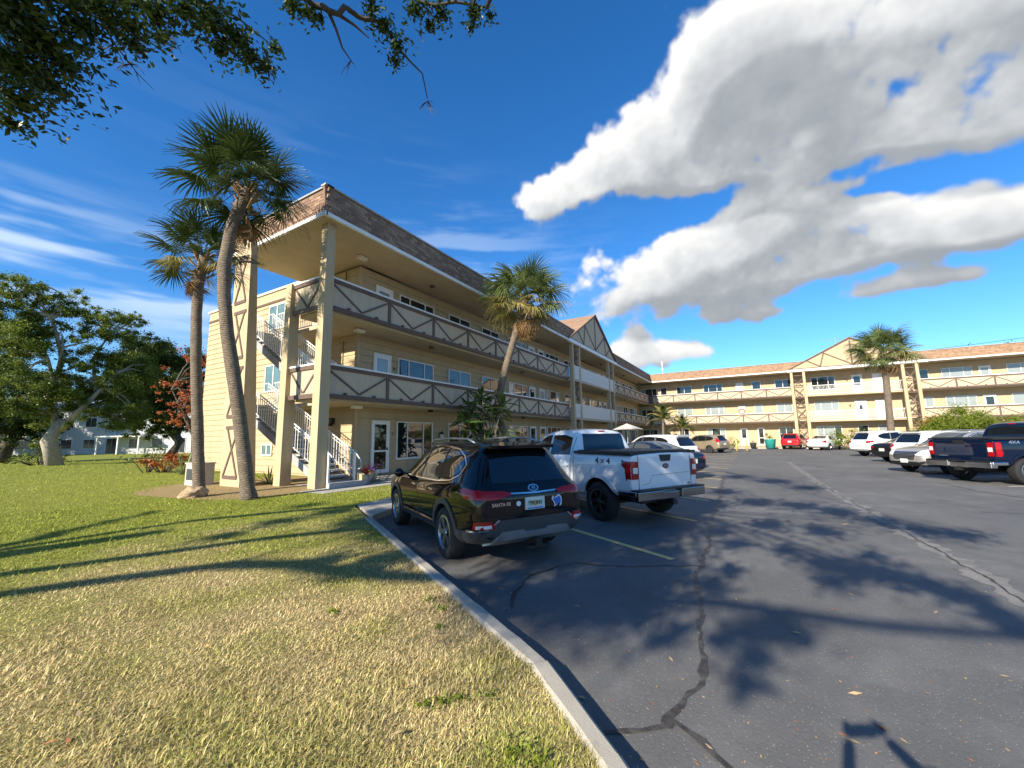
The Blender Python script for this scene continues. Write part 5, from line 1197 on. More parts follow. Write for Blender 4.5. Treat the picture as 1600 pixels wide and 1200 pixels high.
for k in range(120):                                  # canopy shading the first two vehicles
    u, v = ro.uniform(-.1, 1.05), ro.uniform(-.12, 1.0)
    g_ = Vector((-4.6, -10.6, 0))+Vector((7.2, 0, 0))*u+fw*5.6*v; z = ro.uniform(6.5, 9)
    for _ in range(14):
        p = g_+TO_SUN*((z-ro.uniform(0, 1.4))/TO_SUN.z)
        if hidden(p) and hidden(p-Vector((0, 0, .8))): shade.append((p, ro.uniform(.4, .7))); break
        z += .5
for q in [(520, 800, .5), (440, 815, .45), (560, 790, .5), (350, 838, .35), (480, 790, .4), (560, 815, .4), (590, 800, .5), (620, 780, .6)]: sh(*q, gz=LAWN_Z)
view = []
for (x, y, d, r_) in [(20, 20, 6, .5), (60, 60, 6, .45), (20, 100, 6, .5), (70, 130, 6.2, .4), (30, 160, 6, .35), (100, 100, 6.2, .3), (15, 190, 6.3, .22), (120, 40, 6, .4), (160, 15, 6, .4), (200, 40, 6.3, .3), (240, 20, 6, .35), (290, 15, 6, .35), (330, 30, 6.2, .35), (370, 60, 6.2, .32), (390, 90, 6.3, .25), (415, 105, 6.3, .22), (345, 80, 6.2, .22), (430, 75, 6.4, .15), (210, 70, 6.2, .2), (250, 60, 6.3, .15),
                     (455, 8, 7, .22), (480, 20, 7, .2), (500, 30, 7, .14), (580, 10, 7, .2), (600, 40, 7, .24), (620, 70, 7, .24), (618, 95, 7, .16), (650, 15, 7, .25), (690, 20, 7, .24), (672, 40, 7, .16), (740, 20, 7, .20), (765, 25, 7, .14), (735, 45, 7, .11)]:
    view.append((CAM+ray(x, y).normalized()*d*1.25, r_*1.05))
limbs = [[OB+Vector((0, 0, 2.6)), Vector((-17.6, -5, 6.4)), Vector((-18.3, -9, 7.4)), Vector((-18.2, -12.5, 7.8))],
         [OB+Vector((0, 0, 3.0)), Vector((-15.5, -4.2, 5.8)), Vector((-14.2, -6.4, 7.2)), Vector((-13.6, -9, 7.9))],
         [OB+Vector((0, 0, 3.2)), Vector((-18.6, -.8, 6.2)), Vector((-19.5, 1.5, 8))],
         [OB+Vector((0, 0, 3.2)), Vector((-15.8, -1.2, 6.0)), CAM+ray(-60, -40).normalized()*8.2, CAM+ray(120, 2).normalized()*7.9, CAM+ray(300, -6).normalized()*7.8],
         [Vector((-14.2, -6.4, 7.2)), CAM+ray(330, -220).normalized()*8.8, CAM+ray(490, 8).normalized()*8.75, CAM+ray(560, 18).normalized()*8.75, CAM+ray(612, 52).normalized()*8.75],
         [CAM+ray(480, -30).normalized()*8.75, CAM+ray(610, -10).normalized()*8.75, CAM+ray(760, 12).normalized()*8.75]]
tr = MB().tube([OB-OB-Vector((0, 0, .2)), Vector((.05, -.05, 1.2)), Vector((0, 0, 2.6)), Vector((-.05, .1, 4.2)), Vector((.2, -.1, 6.2))], [.75, .58, .55, .42, .2], 14)
obj('trunk', tr, M_BARK, oak, True)
allp = []
for i, Lm in enumerate(limbs):
    pts = []
    for a, b in zip(Lm[:-1], Lm[1:]):
        k = 6; pts += [a.lerp(b, j/k)+Vector([ro.uniform(-.06, .06) for _ in range(3)]) for j in range(k)]
    pts.append(Lm[-1]); r0 = (.16, .16, .2, .14, .075, .05)[i]
    obj('limb', MB().tube([p-OB for p in pts], [r0*(1-.72*j/len(pts)) for j in range(len(pts))], 8), M_BARK, oak, True); allp += pts
tw = MB()
for c_, r_ in shade+view:
    n_ = min(allp, key=lambda p: (p-c_).length)
    m1 = n_.lerp(c_, .5)+Vector((0, 0, .1)); dd = min(3, (c_-n_).length)
    tw.tube([n_-OB, m1-OB, c_-OB], [.012+.006*dd, .01+.003*dd, .006], 5, False)
def twig(px, py, d, l):    # bare hanging twigs
    c_ = CAM+ray(px, py).normalized()*d
    for k in range(int(l)):
        e = c_+RH*ro.uniform(-.22, .22)+Vector((0, 0, ro.uniform(-.30, .02))); tw.tube([c_-OB, c_.lerp(e, .6)-OB+Vector((0, 0, .03)), e-OB], [.006, .004, .002], 4, False)
Q = lambda x, y, d=8.75: CAM+ray(x, y).normalized()*d-OB
tw.tube([Q(512, 15), Q(525, 45), Q(535, 75), Q(552, 100)], [.03, .022, .014, .006], 5, False); tw.tube([Q(525, 20), Q(555, 40), Q(577, 60)], [.03, .02, .008], 5, False)
tw.tube([Q(618, 70), Q(640, 95), Q(660, 115), Q(668, 155)], [.02, .016, .012, .008], 5, False); twig(668, 158, 8.75, 12); twig(548, 95, 8.75, 5)
tw.tube([Q(150, 20, 7.9), Q(180, 70, 7.9), Q(215, 115, 7.9), Q(240, 140, 7.9)], [.014, .01, .007, .003], 4, False); twig(205, 100, 7.9, 9); twig(175, 70, 7.9, 8); twig(265, 60, 7.9, 6)
obj('twigs', tw, M_BARK, oak, kind='stuff')
leaves([(c_-OB, r_) for c_, r_ in shade], M_OAK, .12, 800, 3, 'foliage', oak)['kind'] = 'stuff'
leaves([(c_-OB, r_) for c_, r_ in view], M_OAK, .09, 900, 5, 'foliage', oak)['kind'] = 'stuff'
# ---- background trees on the left lawn
def tree(label, base_px, depth, trunk, clusters, m_, bm, leaf=.22, per=70, tr_r=.5, name='shade_tree', seed=1, cat='tree'):
    r = random.Random(seed)
    b = CAM+ray(*base_px)*depth; b.z = LAWN_Z; t = thing(name, label, cat, b, group='trees beyond the lawn' if cat == 'tree' else None)
    U = lambda x, y: upright(x, y, b)-b
    mb = MB(); ends = []
    for pts, r0, r1 in trunk:
        P = [U(*p) for p in pts]; P2 = []
        for i, p in enumerate(P): P2.append(p+(Vector([r.uniform(-.5, .5), r.uniform(-.8, .8), 0]) if i else Vector((0, 0, -.2))))
        mb.tube(P2, [r0+(r1-r0)*i/(len(P)-1) for i in range(len(P))], 9); ends += P2[1:]
    cl = []
    for (x, y, rp_) in clusters+[(x+r.uniform(-14, 14), y+r.uniform(-12, 12), q_*.8) for x, y, q_ in clusters]:
        dpt = (b-CAM).dot(FH); c_ = U(x, y); rad = rp_/F_PX*dpt
        for k in range(9):
            o = Vector([r.uniform(-1, 1) for _ in range(3)])*rad*1.05; o2 = FH*r.uniform(-1.6, 1.6)
            cc = c_+o+o2; cl.append((cc, rad*r.uniform(.28, .6)))
        n_ = min(ends, key=lambda p: (p-c_).length); mb.tube([n_, n_.lerp(c_, .55)+Vector((0, 0, .3)), c_], [.10, .06, .03], 5, False)
    obj('trunk', mb, bm, t, True)
    leaves(cl, m_, leaf, per, seed, 'crown', t)['kind'] = 'stuff'
    return t
tree('big pale barked tree with forked trunk on the far lawn', (88, 730), 30,
     [([(88, 730), (88, 690), (92, 655)], .52, .38), ([(92, 665), (86, 620), (90, 560), (78, 500), (60, 450)], .27, .05), ([(94, 668), (120, 640), (150, 605), (185, 585)], .26, .05), ([(88, 672), (65, 650), (40, 638)], .16, .06), ([(90, 580), (110, 545), (135, 535)], .14, .05), ([(86, 600), (60, 560), (30, 540)], .14, .05), ([(150, 608), (160, 560), (175, 520)], .14, .05)],
     [(20, 500, 26), (15, 545, 30), (45, 520, 24), (30, 590, 30), (60, 610, 28), (15, 640, 24), (25, 450, 18), (60, 455, 18), (95, 470, 18), (115, 480, 16), (140, 510, 22), (165, 500, 18), (190, 520, 22), (215, 508, 14), (150, 560, 22), (180, 575, 26), (150, 610, 20), (205, 600, 24), (185, 630, 22), (120, 625, 16), (225, 570, 18), (100, 520, 12), (145, 650, 14), (45, 480, 16), (110, 575, 12), (190, 655, 18), (160, 640, 18), (215, 640, 20), (60, 640, 18), (30, 615, 26), (125, 600, 16), (170, 540, 22), (75, 540, 16), (20, 480, 22)], M_TREE, M_PALE, .17, 430, seed=21)
tree('dark spreading tree right of the pale barked tree', (250, 716), 38,
     [([(262, 716), (268, 690), (262, 650), (250, 600)], .5, .2), ([(262, 660), (285, 620), (290, 580)], .25, .1)],
     [(215, 560, 24), (240, 545, 22), (265, 560, 24), (235, 590, 28), (270, 600, 28), (210, 620, 24), (250, 630, 26), (280, 640, 22), (295, 560, 20), (225, 650, 18), (195, 580, 20), (285, 580, 24), (268, 660, 16), (240, 660, 18), (210, 655, 16), (290, 655, 18), (225, 610, 26), (260, 580, 26)], M_TREED, M_BARK, .20, 560, seed=22)
tree('dark tree at the left edge of the far lawn', (2, 716), 34, [([(2, 716), (5, 690), (0, 660)], .5, .35), ([(2, 670), (30, 650), (50, 655)], .2, .06)],
     [(10, 660, 22), (40, 670, 20), (70, 668, 16), (0, 620, 28), (-30, 600, 40), (-20, 540, 40), (45, 690, 12)], M_TREED, M_BARK, .19, 560, seed=23)
tree('small tree with orange pink autumn leaves beside the building end', (303, 718), 27, [([(303, 718), (302, 680), (300, 640)], .16, .08), ([(301, 660), (290, 630), (285, 610)], .07, .03)],
     [(296, 590, 14), (300, 560, 14), (285, 615, 12), (298, 640, 14), (275, 650, 10), (290, 660, 10), (305, 615, 14)], M_ORNG, M_BARK, .18, 150, seed=24)
for k, x in enumerate((-70, -170, -290)):  # trees outside the view, added to cast shade on the white building
    tree(('nearest', 'middle', 'farthest')[k]+' of three unseen trees added left of the view to shade the white building', (x, 705), 50, [([(x, 708), (x+3, 660), (x, 600)], .5, .2)], [(x-30+20*q, 560+35*(q % 4), 34) for q in range(5)]+[(x+10, 540, 36), (x-20, 650, 30)], M_TREED, M_BARK, .4, 120, seed=70+k, name='shade_tree')
for k, (x, d) in enumerate(((-90, 60), (-30, 75), (60, 85), (130, 80), (210, 85), (290, 90))):
    tree(('leftmost', 'second', 'third', 'fourth', 'fifth', 'rightmost')[k]+' distant tree in the row behind the white building', (x, 700), d, [([(x, 705), (x+4, 670), (x, 630)], .5, .2)], [(x-25, 640, 20), (x+15, 630, 22), (x, 605, 20), (x+35, 645, 18), (x-10, 660, 20)], M_TREED, M_BARK, .6, 110, seed=30+k, name='distant_tree')
for k, (x, y) in enumerate(((1478, 541), (1520, 536), (1565, 531), (1600, 528))):
    b = CAM+ray(x, 690)*95; b.z = 0; U = upright(x, y+14, b)-b; t = thing('distant_tree', ('left', 'second', 'third', 'right')[k]+' tree top showing above the far block roof at right', 'tree', b, group='tree tops behind the far block')
    obj('trunk', MB().tube([(0, 0, 0), U*.7], .4, 7), M_BARK, t); leaves([(U+Vector((ro.uniform(-2, 2), ro.uniform(-4, 4), ro.uniform(-2, .6))), 1.7) for _ in range(10)], M_TREED, .6, 8, 60+k, 'crown', t)['kind'] = 'stuff'
# ---- shrubs
def shrub(label, px, py, depth, w, h, m_, leaf=.12, n=14, seed=1, name='shrub', base=None, aspect=.42, per=90, grp=None):
    r = random.Random(seed)
    b = base or (CAM+ray(px, py)*depth); b = Vector((b[0], b[1], LAWN_Z)); t = thing(name, label, 'shrub', b, group=grp)
    cl = []; st = MB()
    for k in range(n):
        a = r.uniform(0, 6.28); q = r.uniform(0, 1)**.5; c_ = Vector((math.cos(a)*w/2*q*.8, math.sin(a)*w/2*q*.8, h*r.uniform(.3, .85)*(1-.35*q))); cl.append((c_, min(w, h)*r.uniform(.16, .28)))
        st.tube([(c_.x*.2, c_.y*.2, -.05), (c_.x*.6, c_.y*.6, c_.z*.6), c_], [.03, .02, .01], 4, False)
    obj('stems', st, M_BARK, t); leaves(cl, m_, leaf, per, seed, 'foliage', t, aspect=aspect)['kind'] = 'stuff'; return t
D2 = lambda px, py: (gnd(px, py, LAWN_Z)-CAM).dot(c_f)
shrub('red and orange leaved croton shrub at the lawn edge', 255, 738, D2(255, 738), 2.6, 1.5, M_REDL, .2, 16, 41)
shrub('loose green shrub with bare stems left of the red croton', 230, 738, D2(232, 738), 2.2, 2.2, M_TREED, .16, 9, 42, per=40)
shrub('low dark shrub at the foot of the pale tree', 60, 722, 31, 4.5, 1.3, M_TREED, .2, 18, 43)
shrub('bright yellow green shrub behind the pale tree', 66, 712, 34, 2.5, 2.6, M_BUSH, .22, 10, 44)
shrub('green hedge between the white sedan and the large white SUV', 1325, 700, 40, 4.8, 2.5, M_BUSH, .16, 30, 45, per=200)
shrub('tall rounded yellow green bush above the right parked cars', 1520, 690, 35, 7.0, 4.3, M_BUSH, .16, 44, 46, per=200)
shrub('lower green bush right of the far gable posts', 1458, 690, 36, 3.6, 3.0, M_BUSH, .16, 20, 47, per=200)
shrub('dark red leaved bush behind the yellow green bush', 1480, 688, 39, 4, 4.2, M_REDL, .18, 18, 48, per=160)
shrub('yellow flowering bush right of the gold SUV', 1143, 695, 42, 2.2, 1.7, M_BUSH, .16, 12, 49)
shrub('small round bush behind the two feather palms', 1080, 690, 42, 2.6, 2.0, M_BUSH, .16, 12, 50)
shrub('little green foundation bush under the first window', 668, 712, 1, 1.1, 1.0, M_TREED, .09, 10, 51, base=(7.0, .9, 0))
# ---- agave clumps
def agave(label, base, n, L, seed):
    r = random.Random(seed); t = thing('agave', label, 'plant', base, group='spiky agave plants')
    for k in range(n):
        a = k*2.4; el = R(r.uniform(20, 75)); l = L*r.uniform(.7, 1.1); d = Vector((math.cos(a)*math.cos(el), math.sin(a)*math.cos(el), math.sin(el))); s = Vector((-math.sin(a), math.cos(a), 0)); vs = []
        for tt, w in ((0, .05), (.35, .06), (.75, .035), (1, .004)):
            p = d*(l*tt)+Vector((0, 0, -.3*l*tt*tt*math.cos(el))); vs += [p-s*w/2, p+s*w/2, p-Vector((0, 0, w*.3))]
        mb = MB().add(vs, [f for i in range(3) for f in ((3*i, 3*i+1, 3*i+4, 3*i+3), (3*i+1, 3*i+2, 3*i+5, 3*i+4), (3*i+2, 3*i, 3*i+3, 3*i+5))])
        obj('leaf', mb, MATS['agave'] if 'agave' in MATS else mat('agave', (.16, .19, .09), .5, var=.3, scale=5), t)
agave('spiky agave beneath the stairs beside the pier', gnd(420, 757, LAWN_Z), 20, .95, 1)
agave('spiky agave right of the red croton', gnd(285, 742, LAWN_Z), 22, 1.5, 2)
# ---- big leaved plant by the leaning palm: its leaves singly
pb = Vector((7.6, -1.6, LAWN_Z)); bp_ = thing('broadleaf_plant', 'tall dark broad leaved plant in front of the leaning palm trunk', 'plant', pb)
rl = random.Random(6); LM = []
for i, m_ in enumerate((M_BIGL, M_BIGL, M_BIGLY)):
    vs = []
    for tt, w in ((0, .01), (.25, .09), (.55, .12), (.85, .06), (1, .005)):
        z = -.10*tt*tt; vs += [(tt*.48, -w/2, z+.018), (tt*.48, 0, z), (tt*.48, w/2, z+.018)]
    LM.append(MB().add(vs, [f for k in range(4) for f in ((3*k, 3*k+1, 3*k+4, 3*k+3), (3*k+1, 3*k+2, 3*k+5, 3*k+4))]).mesh('leaf', m_))
st = MB(); cnt = 0
for k in range(34):
    a = rl.uniform(0, 6.28); q = rl.uniform(.2, 1); tip = Vector((math.cos(a)*1.25*q, math.sin(a)*1.25*q, rl.uniform(1.2, 3.9)-.7*q))
    st.tube([(tip.x*.15, tip.y*.15, -.05), (tip.x*.6, tip.y*.6, tip.z*.65), tip], [.035, .025, .015], 5, False)
    for j in range(8):
        if cnt < 290: link('leaf', LM[0 if rl.random() < .5 else (1 if rl.random() < .82 else 2)], bp_, tip-Vector((0, 0, rl.uniform(0, .35))), (rl.uniform(-.5, .5), rl.uniform(-1.0, .6), j*.8+rl.uniform(-.3, .3)), (rl.uniform(1.3, 1.9),)*3); cnt += 1
obj('stems', st, M_PTRUNK, bp_)
# ------------------------------------------------------------------ white building far left
wb0 = CAM+ray(-60, 700)*60; wb1 = CAM+ray(330, 700)*60; wdir = (wb1-wb0); wdir.z = 0; WL = wdir.length; wrz = math.atan2(wdir.y, wdir.x)
WBd = thing('apartment_building', 'white two storey building behind the trees at far left', 'building', (wb0.x, wb0.y, 0), wrz)
M_WB = mat('white_stucco_shaded', (.42, .44, .45), .8, var=.05, scale=1); M_WIN = mat('far_window', (.03, .035, .04), .15, var=.3, scale=2)  # wall white greyed down, tree shade put into its colour
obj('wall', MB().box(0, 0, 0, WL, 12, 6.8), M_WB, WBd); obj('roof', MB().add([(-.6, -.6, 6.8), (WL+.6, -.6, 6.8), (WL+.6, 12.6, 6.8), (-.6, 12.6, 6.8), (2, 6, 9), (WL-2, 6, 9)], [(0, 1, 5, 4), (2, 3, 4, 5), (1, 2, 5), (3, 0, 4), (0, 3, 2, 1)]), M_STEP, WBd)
for i in range(int(WL/3.4)):
    x = 1.2+i*3.4
    for z0, z1 in ((.9, 2.2) if i % 3 else (.1, 2.3), (4.1, 5.4)):
        w = obj('window', MB().box(x-.06, -.06, z0-.06, x+1.66, -.001, z1+.06), M_WHITE, WBd); obj('pane', MB().box(x, -.075, z0, x+.78, -.061, z1), M_WIN, w); obj('pane', MB().box(x+.82, -.075, z0, x+1.6, -.061, z1), M_WIN, w)
a = WL*.60
obj('porch_roof', MB().box(a, -2.6, 2.5, a+6.5, -.002, 2.68), M_WHITE, WBd)
for x in (a+.2, a+3.2, a+6.2): obj('porch_post', MB().box(x-.07, -2.5, 0, x+.07, -2.36, 2.5), M_WHITE, WBd)

# ------------------------------------------------------------------ small things by the stairs
p = gnd(303, 777, LAWN_Z); bm = bmesh.new(); bmesh.ops.create_icosphere(bm, subdivisions=4, radius=.30)
rk = random.Random(2); offs = [Vector([rk.uniform(-9, 9) for _ in range(3)]) for _ in range(4)]
from mathutils import noise as mnoise
for v in bm.verts:
    n = mnoise.fractal(v.co*3.0+offs[0], 1.0, 2.0, 4)+.5*mnoise.noise(v.co*9); v.co = Vector((v.co.x*1.15, v.co.y*.9, max(v.co.z*.75, -.08)))*(1+.30*n)
me = bpy.data.meshes.new('rock'); bm.to_mesh(me); bm.free(); me.materials.append(mat('lime_rock', (.38, .27, .16), .9, var=.35, scale=5, bump=.6, bscale=14))
tag(link('rock', me, None, (p.x, p.y, LAWN_Z+.08)), 'rough tan limestone rock at the foot of the shorter palm', 'rock')
q = Vector((-1.15, 5.35, LAWN_Z)); ac = thing('utility_box', 'beige metal utility box standing left of the pier', 'utility box', q)
obj('cabinet', MB().box(-.3, -.4, 0, .3, .4, .78), mat('utility_beige', (.50, .46, .38), .5, var=.05), ac); obj('lid', MB().box(-.33, -.43, .781, .33, .43, .82), MATS['utility_beige'], ac); obj('vent_panel', MB().box(-.31, -.3, .2, -.301, .3, .6), M_CLAD, ac)
M_POT = mat('pot_white', (.55, .52, .46), .6, var=.15); M_FRED = leaf_mat('red_flower', (.55, .02, .02), (.75, .10, .06), .5, .3, 20); M_FPUR = leaf_mat('purple_flower', (.09, .02, .22), (.22, .07, .42), .5, .3, 20); M_FYEL = leaf_mat('yellow_flower', (.6, .4, .03), (.8, .6, .1), .5, .3, 20)
for nm, lab, b, mf, rr in (('flower_pot', 'white pot of red and yellow flowers beside the stair foot', Vector((1.75, -.28, LAWN_Z+.01)), M_FRED, .24), ('flower_pot', 'white pot of purple flowers left of the ground floor door', Vector((2.5, .25, LAWN_Z+.01)), M_FPUR, .2)):
    t = thing(nm, lab, 'flower pot', b); obj('pot', MB().lathe([(0, 0), (.13, 0), (.19, .28), (.21, .30), (.18, .30), (.15, .25), (0, .25)], 16), M_POT, t, True)
    leaves([(Vector((0, 0, .34)), .2)], M_BUSH, .08, 700, 3, 'greenery', t)['kind'] = 'stuff'; leaves([(Vector((0, 0, .46)), rr)], mf, .075, 620, 5, 'flowers', t, aspect=.9)['kind'] = 'stuff'
    if mf is M_FRED: leaves([(Vector((.16, -.08, .40)), .12)], M_FYEL, .07, 600, 6, 'yellow_flowers', t, aspect=.9)['kind'] = 'stuff'
t = thing('garden_lantern', 'black iron garden lantern on a stake near the ground floor door', 'lantern', (2.95, .35, LAWN_Z))
obj('stake', MB().tube([(0, 0, -.05), (0, 0, .55)], .012, 6).tube([(0, 0, .55), (.04, 0, .75), (.12, 0, .80), (.18, 0, .72)], .010, 6), M_BLACK, t); obj('lamp', MB().lathe([(0, .70), (.02, .70), (.07, .64), (.06, .46), (.07, .44), (0, .43)], 8, (.18, 0, 0)), M_BLACK, t)
leaves([(Vector((1.9+.25*k, -.35+.06*(k % 3), LAWN_Z+.07)), .16) for k in range(6)], M_BUSH, .05, 420, 9, 'ground_cover')['kind'] = 'stuff'
# along the far block
for k, (x, lab) in enumerate(((1151, 'left'), (1167, 'right'))):
    b = CAM+ray(x, 697)*38.5; o = obj('bollard', MB().lathe([(0, 0), (.09, 0), (.09, .95), (.07, 1.0), (0, 1.01)], 12), mat('bollard_yellow', (.60, .46, .16), .6, var=.1), None, True, loc=(b.x, b.y, LAWN_Z)); tag(o, lab+' of two pale yellow bollards before the far block', 'bollard', 'bollards before the far block')
b = CAM+ray(1204, 697)*44; M_TEAL = mat('teal_plastic', (.03, .30, .27), .5, var=.1)
t = thing('planter', 'teal planter tub with a bushy plant left of the red SUV', 'planter', (b.x, b.y, LAWN_Z)); obj('tub', MB().lathe([(0, 0), (.42, 0), (.55, .95), (.58, 1.0), (.5, 1.0), (.45, .85), (0, .85)], 16), M_TEAL, t, True); leaves([(Vector((0, 0, 1.2)), .5), (Vector((.3, .3, 1.5)), .4)], M_BUSH, .14, 200, 4, 'greenery', t)['kind'] = 'stuff'
b = CAM+ray(1177, 696)*46; t = thing('flower_pot', 'dark plant pot between the two ground floor doors of the far block', 'flower pot', (b.x, b.y, LAWN_Z)); obj('pot', MB().lathe([(0, 0), (.25, 0), (.36, .55), (.38, .6), (.3, .6), (0, .5)], 14), M_CLAD, t, True); leaves([(Vector((0, 0, .7)), .3)], M_TREED, .1, 200, 4, 'greenery', t)['kind'] = 'stuff'
b = CAM+ray(981, 690)*34; t = thing('patio_umbrella', 'open pale patio umbrella beyond the white pickup cab', 'umbrella', (b.x, b.y, LAWN_Z)); topz = (upright(981, 664, b)).z
obj('pole', MB().tube([(0, 0, 0), (0, 0, topz)], .025, 8), M_WHITE, t); can = MB(); n = 8; R0 = 1.35
can.add([(0, 0, topz+.1)]+[(R0*math.cos(k*math.pi/4), R0*math.sin(k*math.pi/4), topz-.42) for k in range(8)], [(0, k+1, (k+1) % 8+1) for k in range(8)]); obj('canopy', can, mat('umbrella_cloth', (.55, .50, .44), .8, var=.05), t)
# ------------------------------------------------------------------ photographer (only the shadow is seen): one skinned figure behind the camera
back = -Vector((FH.x, FH.y, 0)); feet = Vector((CAM.x, CAM.y, 0))+back*.52
def skin_fig(name, chains, m_, parent):
    vs, es, rd = [], [], []; idx = {}
    for ch in chains:
        prev = None
        for (p, r_) in ch:
            key = tuple(round(c_, 3) for c_ in p)
            if key not in idx: idx[key] = len(vs); vs.append(p); rd.append(r_)
            if prev is not None: es.append((prev, idx[key]))
            prev = idx[key]
    me = bpy.data.meshes.new(name); me.from_pydata(vs, es, []); o = link(name, me, parent); o.modifiers.new('skin', 'SKIN'); md = o.modifiers.new('s', 'SUBSURF'); md.levels = md.render_levels = 1
    for i, r_ in enumerate(rd): me.skin_vertices[0].data[i].radius = (r_, r_)
    me.skin_vertices[0].data[0].use_root = True; me.materials.append(m_); return o
ph = thing('person', 'person in dark clothes holding a phone up with both hands, seen only by shadow', 'person', (feet.x, feet.y, LAWN_Z), math.atan2(FH.y, FH.x))
Zc = CAM.z-LAWN_Z
M_CLOTH = mat('dark_cloth', (.05, .055, .07), .9, var=.2); M_SKIN = mat('skin', (.50, .33, .24), .6, var=.05)
spine = [((0, 0, .86), .15), ((0, 0, 1.05), .14), ((.02, 0, 1.25), .16), ((.02, 0, 1.34), .10)]
ch = [spine, [spine[-1], ((.03, 0, 1.42), .055), ((.04, 0, 1.50), .085), ((.05, 0, 1.60), .095), ((.04, 0, 1.68), .06)]]
for e in (1, -1):
    ch.append([spine[0], ((0, e*.10, .78), .095), ((.02, e*.11, .45), .065), ((-.01, e*.12, .08), .045), ((.12, e*.13, .04), .04)])
    ch.append([spine[2], ((.02, e*.17, 1.28), .06), ((.16, e*.33, 1.22), .045), ((.33, e*.22, 1.40), .035), ((.46, e*.10, Zc-.02), .028)])
skin_fig('body', ch, M_CLOTH, ph)
for e in (1, -1):
    fc = [[((.46, e*.10, Zc-.02), .024), ((.475, e*.095, Zc+.02), .028), ((.485, e*.09, Zc+.05), .022)]]
    for k in range(4): fc.append([((.475, e*.095, Zc+.02), .028), ((.50, e*(.092-.004*k), Zc+.035-.022*k), .009), ((.505, e*(.066-.003*k), Zc+.04-.022*k), .008)])
    fc.append([((.46, e*.10, Zc-.02), .024), ((.46, e*.08, Zc+.0), .011), ((.465, e*.055, Zc+.02), .009)])
    skin_fig('hand', fc, M_SKIN, ph)
tag(obj('phone', MB().box(-.0045, -.078, -.037, .0045, .078, .037), M_PLAST, None, loc=tuple(CAM+back*.035), rot=(0, -PITCH, YAW)), 'dark phone held up by the photographer, seen only by shadow', 'phone')
# ------------------------------------------------------------------ grass blades and fallen leaves (near the camera)
rs = np.random.RandomState(12); NB = 560000
r_ = np.where(np.arange(NB) < 390000, np.exp(rs.uniform(math.log(1.3), math.log(15), NB)), np.exp(rs.uniform(math.log(11), math.log(55), NB))); th = rs.uniform(YAW-R(20), YAW+R(72), NB)
gx = CAM.x+r_*np.cos(th); gy = CAM.y+r_*np.sin(th)
Kp = np.array(K[:7]); inside = np.ones(NB, bool)
kx = np.interp(gy, Kp[::-1, 1], Kp[::-1, 0]); kx = np.where(gy > -3.9, np.where(gy > -1.5, 2.6, 40.), kx); kx = np.where(gy > 15.4, 60., kx); inside &= gx < kx-.03-rs.uniform(0, .05, NB)
inside &= ~((gy > -4.3) & (gx > -1.9) & (gy < -3.9)); inside &= ~(((gx+.3)**2/9+(gy-2.6)**2/11.5 < 1) & (rs.rand(NB) > .12)); inside &= ~((gx > -.7) & (gy > -1.55) & (gy < 6)); inside &= ~((gy < -1.4) & (gy > -4.) & (gx > 14))
gx, gy, r_ = gx[inside], gy[inside], r_[inside]; n = len(gx)
def n2(x, y, s, o): return vnoise(np.stack([x*s+o, y*s+o*.7, np.full(len(x), o)], -1))
dry = -.66-.125*gy+.75*np.clip((gx+8.2)/2.5, -1.3, .6)*(gy < -4)+(n2(gx, gy, .45, 3.)-.5)*1.2+(n2(gx, gy, 1.7, 9.)-.5)*1.1+rs.normal(0, .22, n); dry = np.clip(dry, 0, 1)
Lb = rs.uniform(.02, .062, n)*(.78+.02*r_)*(.7+.6*n2(gx, gy, 2.6, 21.))*np.where(rs.rand(n) < .02, 1.9, 1.); wb_ = rs.uniform(.0032, .006, n)*(.8+.10*r_); az = rs.uniform(0, 2*np.pi, n); lean = np.clip(rs.normal(1.0, .28, n), .2, 1.45)
h = np.stack([np.cos(az), np.sin(az), np.zeros(n)], -1); s = np.stack([-np.sin(az), np.cos(az), np.zeros(n)], -1); upv = np.array([0, 0, 1.])
b0 = np.stack([gx, gy, np.full(n, LAWN_Z-.004)], -1); m1 = b0+h*(Lb*.5*np.sin(lean*.7))[:, None]+upv*(Lb*.5*np.cos(lean*.7))[:, None]; t1 = m1+h*(Lb*.55*np.sin(lean*1.25))[:, None]+upv*(Lb*.5*np.cos(lean*1.25))[:, None]
W_ = s*(wb_/2)[:, None]; V = np.stack([b0-W_, b0+W_, m1-W_*.9, m1+W_*.9, t1], 1).reshape(-1, 3); V[:, 2] = np.maximum(V[:, 2], LAWN_Z-.004)
me = bpy.data.meshes.new('grass'); me.vertices.add(n*5); me.vertices.foreach_set('co', V.astype(np.float32).ravel())
idx = (np.arange(n)*5)[:, None]; li = np.concatenate([idx+np.array([0, 1, 3, 2]), idx+np.array([2, 3, 4])], 1).ravel()
me.loops.add(n*7); me.loops.foreach_set('vertex_index', li.astype(np.int32)); ls = ((np.arange(n)*7)[:, None]+np.array([0, 4])).ravel(); me.polygons.add(n*2); me.polygons.foreach_set('loop_start', ls.astype(np.int32)); me.update()
gcol = np.array([.23, .285, .028]); gcol2 = np.array([.45, .48, .08]); scol = np.array([.78, .65, .36]); scol2 = np.array([.56, .41, .20]); u = rs.rand(n, 1); v_ = rs.rand(n, 1)
colr = (gcol*u+gcol2*(1-u))*(1-dry[:, None])+(scol*v_+scol2*(1-v_))*dry[:, None]; colr *= rs.uniform(.6, 1.3, (n, 1))*(.8+.4*n2(gx, gy, 4.5, 33.))[:, None]
ca = me.color_attributes.new('blade', 'FLOAT_COLOR', 'POINT'); ca.data.foreach_set('color', np.repeat(np.concatenate([colr, np.ones((n, 1))], 1), 5, 0).astype(np.float32).ravel())
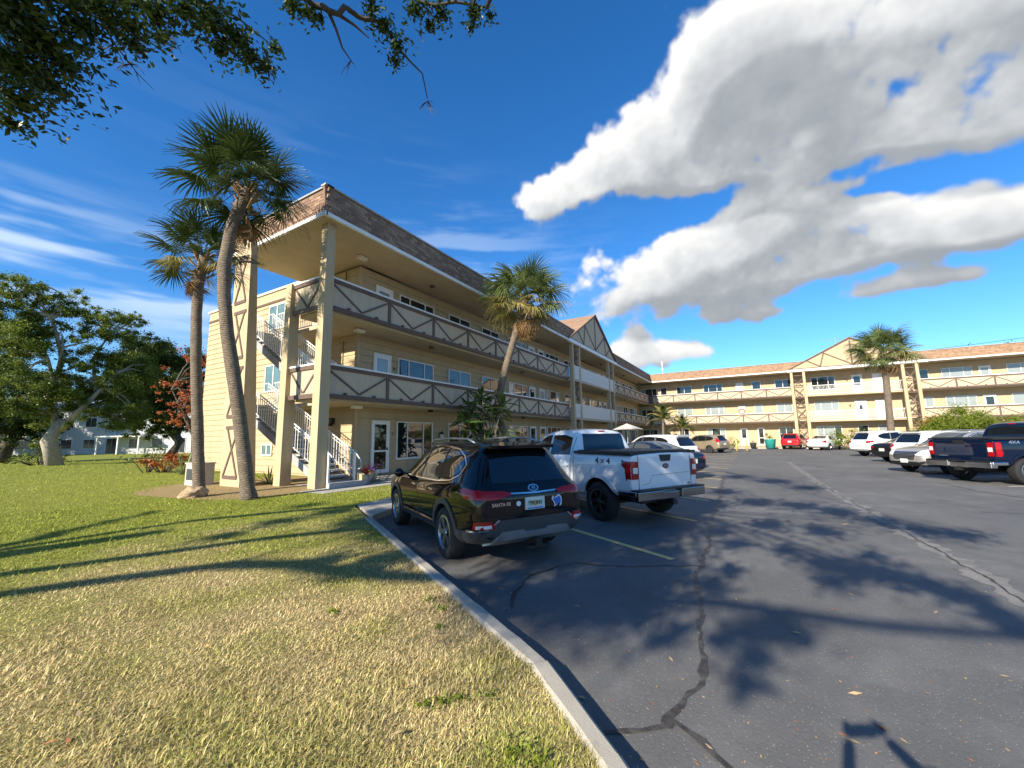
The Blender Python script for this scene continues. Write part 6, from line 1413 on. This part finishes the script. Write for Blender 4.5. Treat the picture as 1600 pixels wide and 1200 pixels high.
gm = bpy.data.materials.new('grass_blade'); gm.use_nodes = True; t_ = gm.node_tree; t_.nodes.clear(); N = NT(t_)
cn = N.n('ShaderNodeAttribute', attribute_name='blade').outputs['Color']; pb_ = N.n('ShaderNodeBsdfPrincipled', inp={'Base Color': cn, 'Roughness': .6, 'Specular IOR Level': .25}); tb = N.n('ShaderNodeBsdfTranslucent', inp={'Color': cn})
N.n('ShaderNodeOutputMaterial', inp={0: N.n('ShaderNodeMixShader', inp={0: .25, 1: pb_.outputs[0], 2: tb.outputs[0]}).outputs[0]}); me.materials.append(gm)
g_o = link('grass', me, None); g_o['kind'] = 'stuff'; g_o['label'] = 'short patchy green and straw coloured grass beside the kerb'
# clover patches by the kerb
leaves([(gnd(x, y, LAWN_Z+.02), q) for x, y, q in ((672, 935, .10), (690, 950, .12), (685, 978, .08), (665, 1100, .09), (690, 1095, .10), (720, 1090, .08), (760, 1085, .08), (800, 1175, .12), (840, 1185, .1), (360, 800, .1), (520, 955, .1))], M_BUSH, .035, 1500, 8, 'clover_patches', None, squash=.3)['kind'] = 'stuff'
# fallen leaves on asphalt and lawn
fl = MB(); rf = random.Random(5)
for k in range(330):
    if k < 250: x, y = rf.uniform(900, 1600), rf.uniform(760, 1195); z = ASPH_Z+.006; c_ = gnd(x, y, z)
    else: x, y = rf.uniform(20, 800), rf.uniform(860, 1195); z = LAWN_Z+.04; c_ = gnd(x, y, z)
    if c_.x < np.interp(c_.y, Kp[::-1, 1], Kp[::-1, 0]) and k < 250: continue
    a = rf.uniform(0, 6.28); L_ = rf.uniform(.006, .016) if k % 9 else rf.uniform(.02, .045); d = Vector((math.cos(a), math.sin(a), rf.uniform(-.05, .2))); s_ = Vector((-math.sin(a), math.cos(a), rf.uniform(-.2, .2)))
    fl.add([c_-d*L_, c_+s_*L_*.35, c_+d*L_, c_-s_*L_*.35], [(0, 1, 2, 3)], rf.choice((0, 0, 1)))
obj('fallen_leaves', fl, [mat('dry_leaf', (.42, .30, .16), .7, var=.3, scale=9), mat('dry_leaf_orange', (.45, .17, .06), .7, var=.3, scale=9)], kind='stuff')
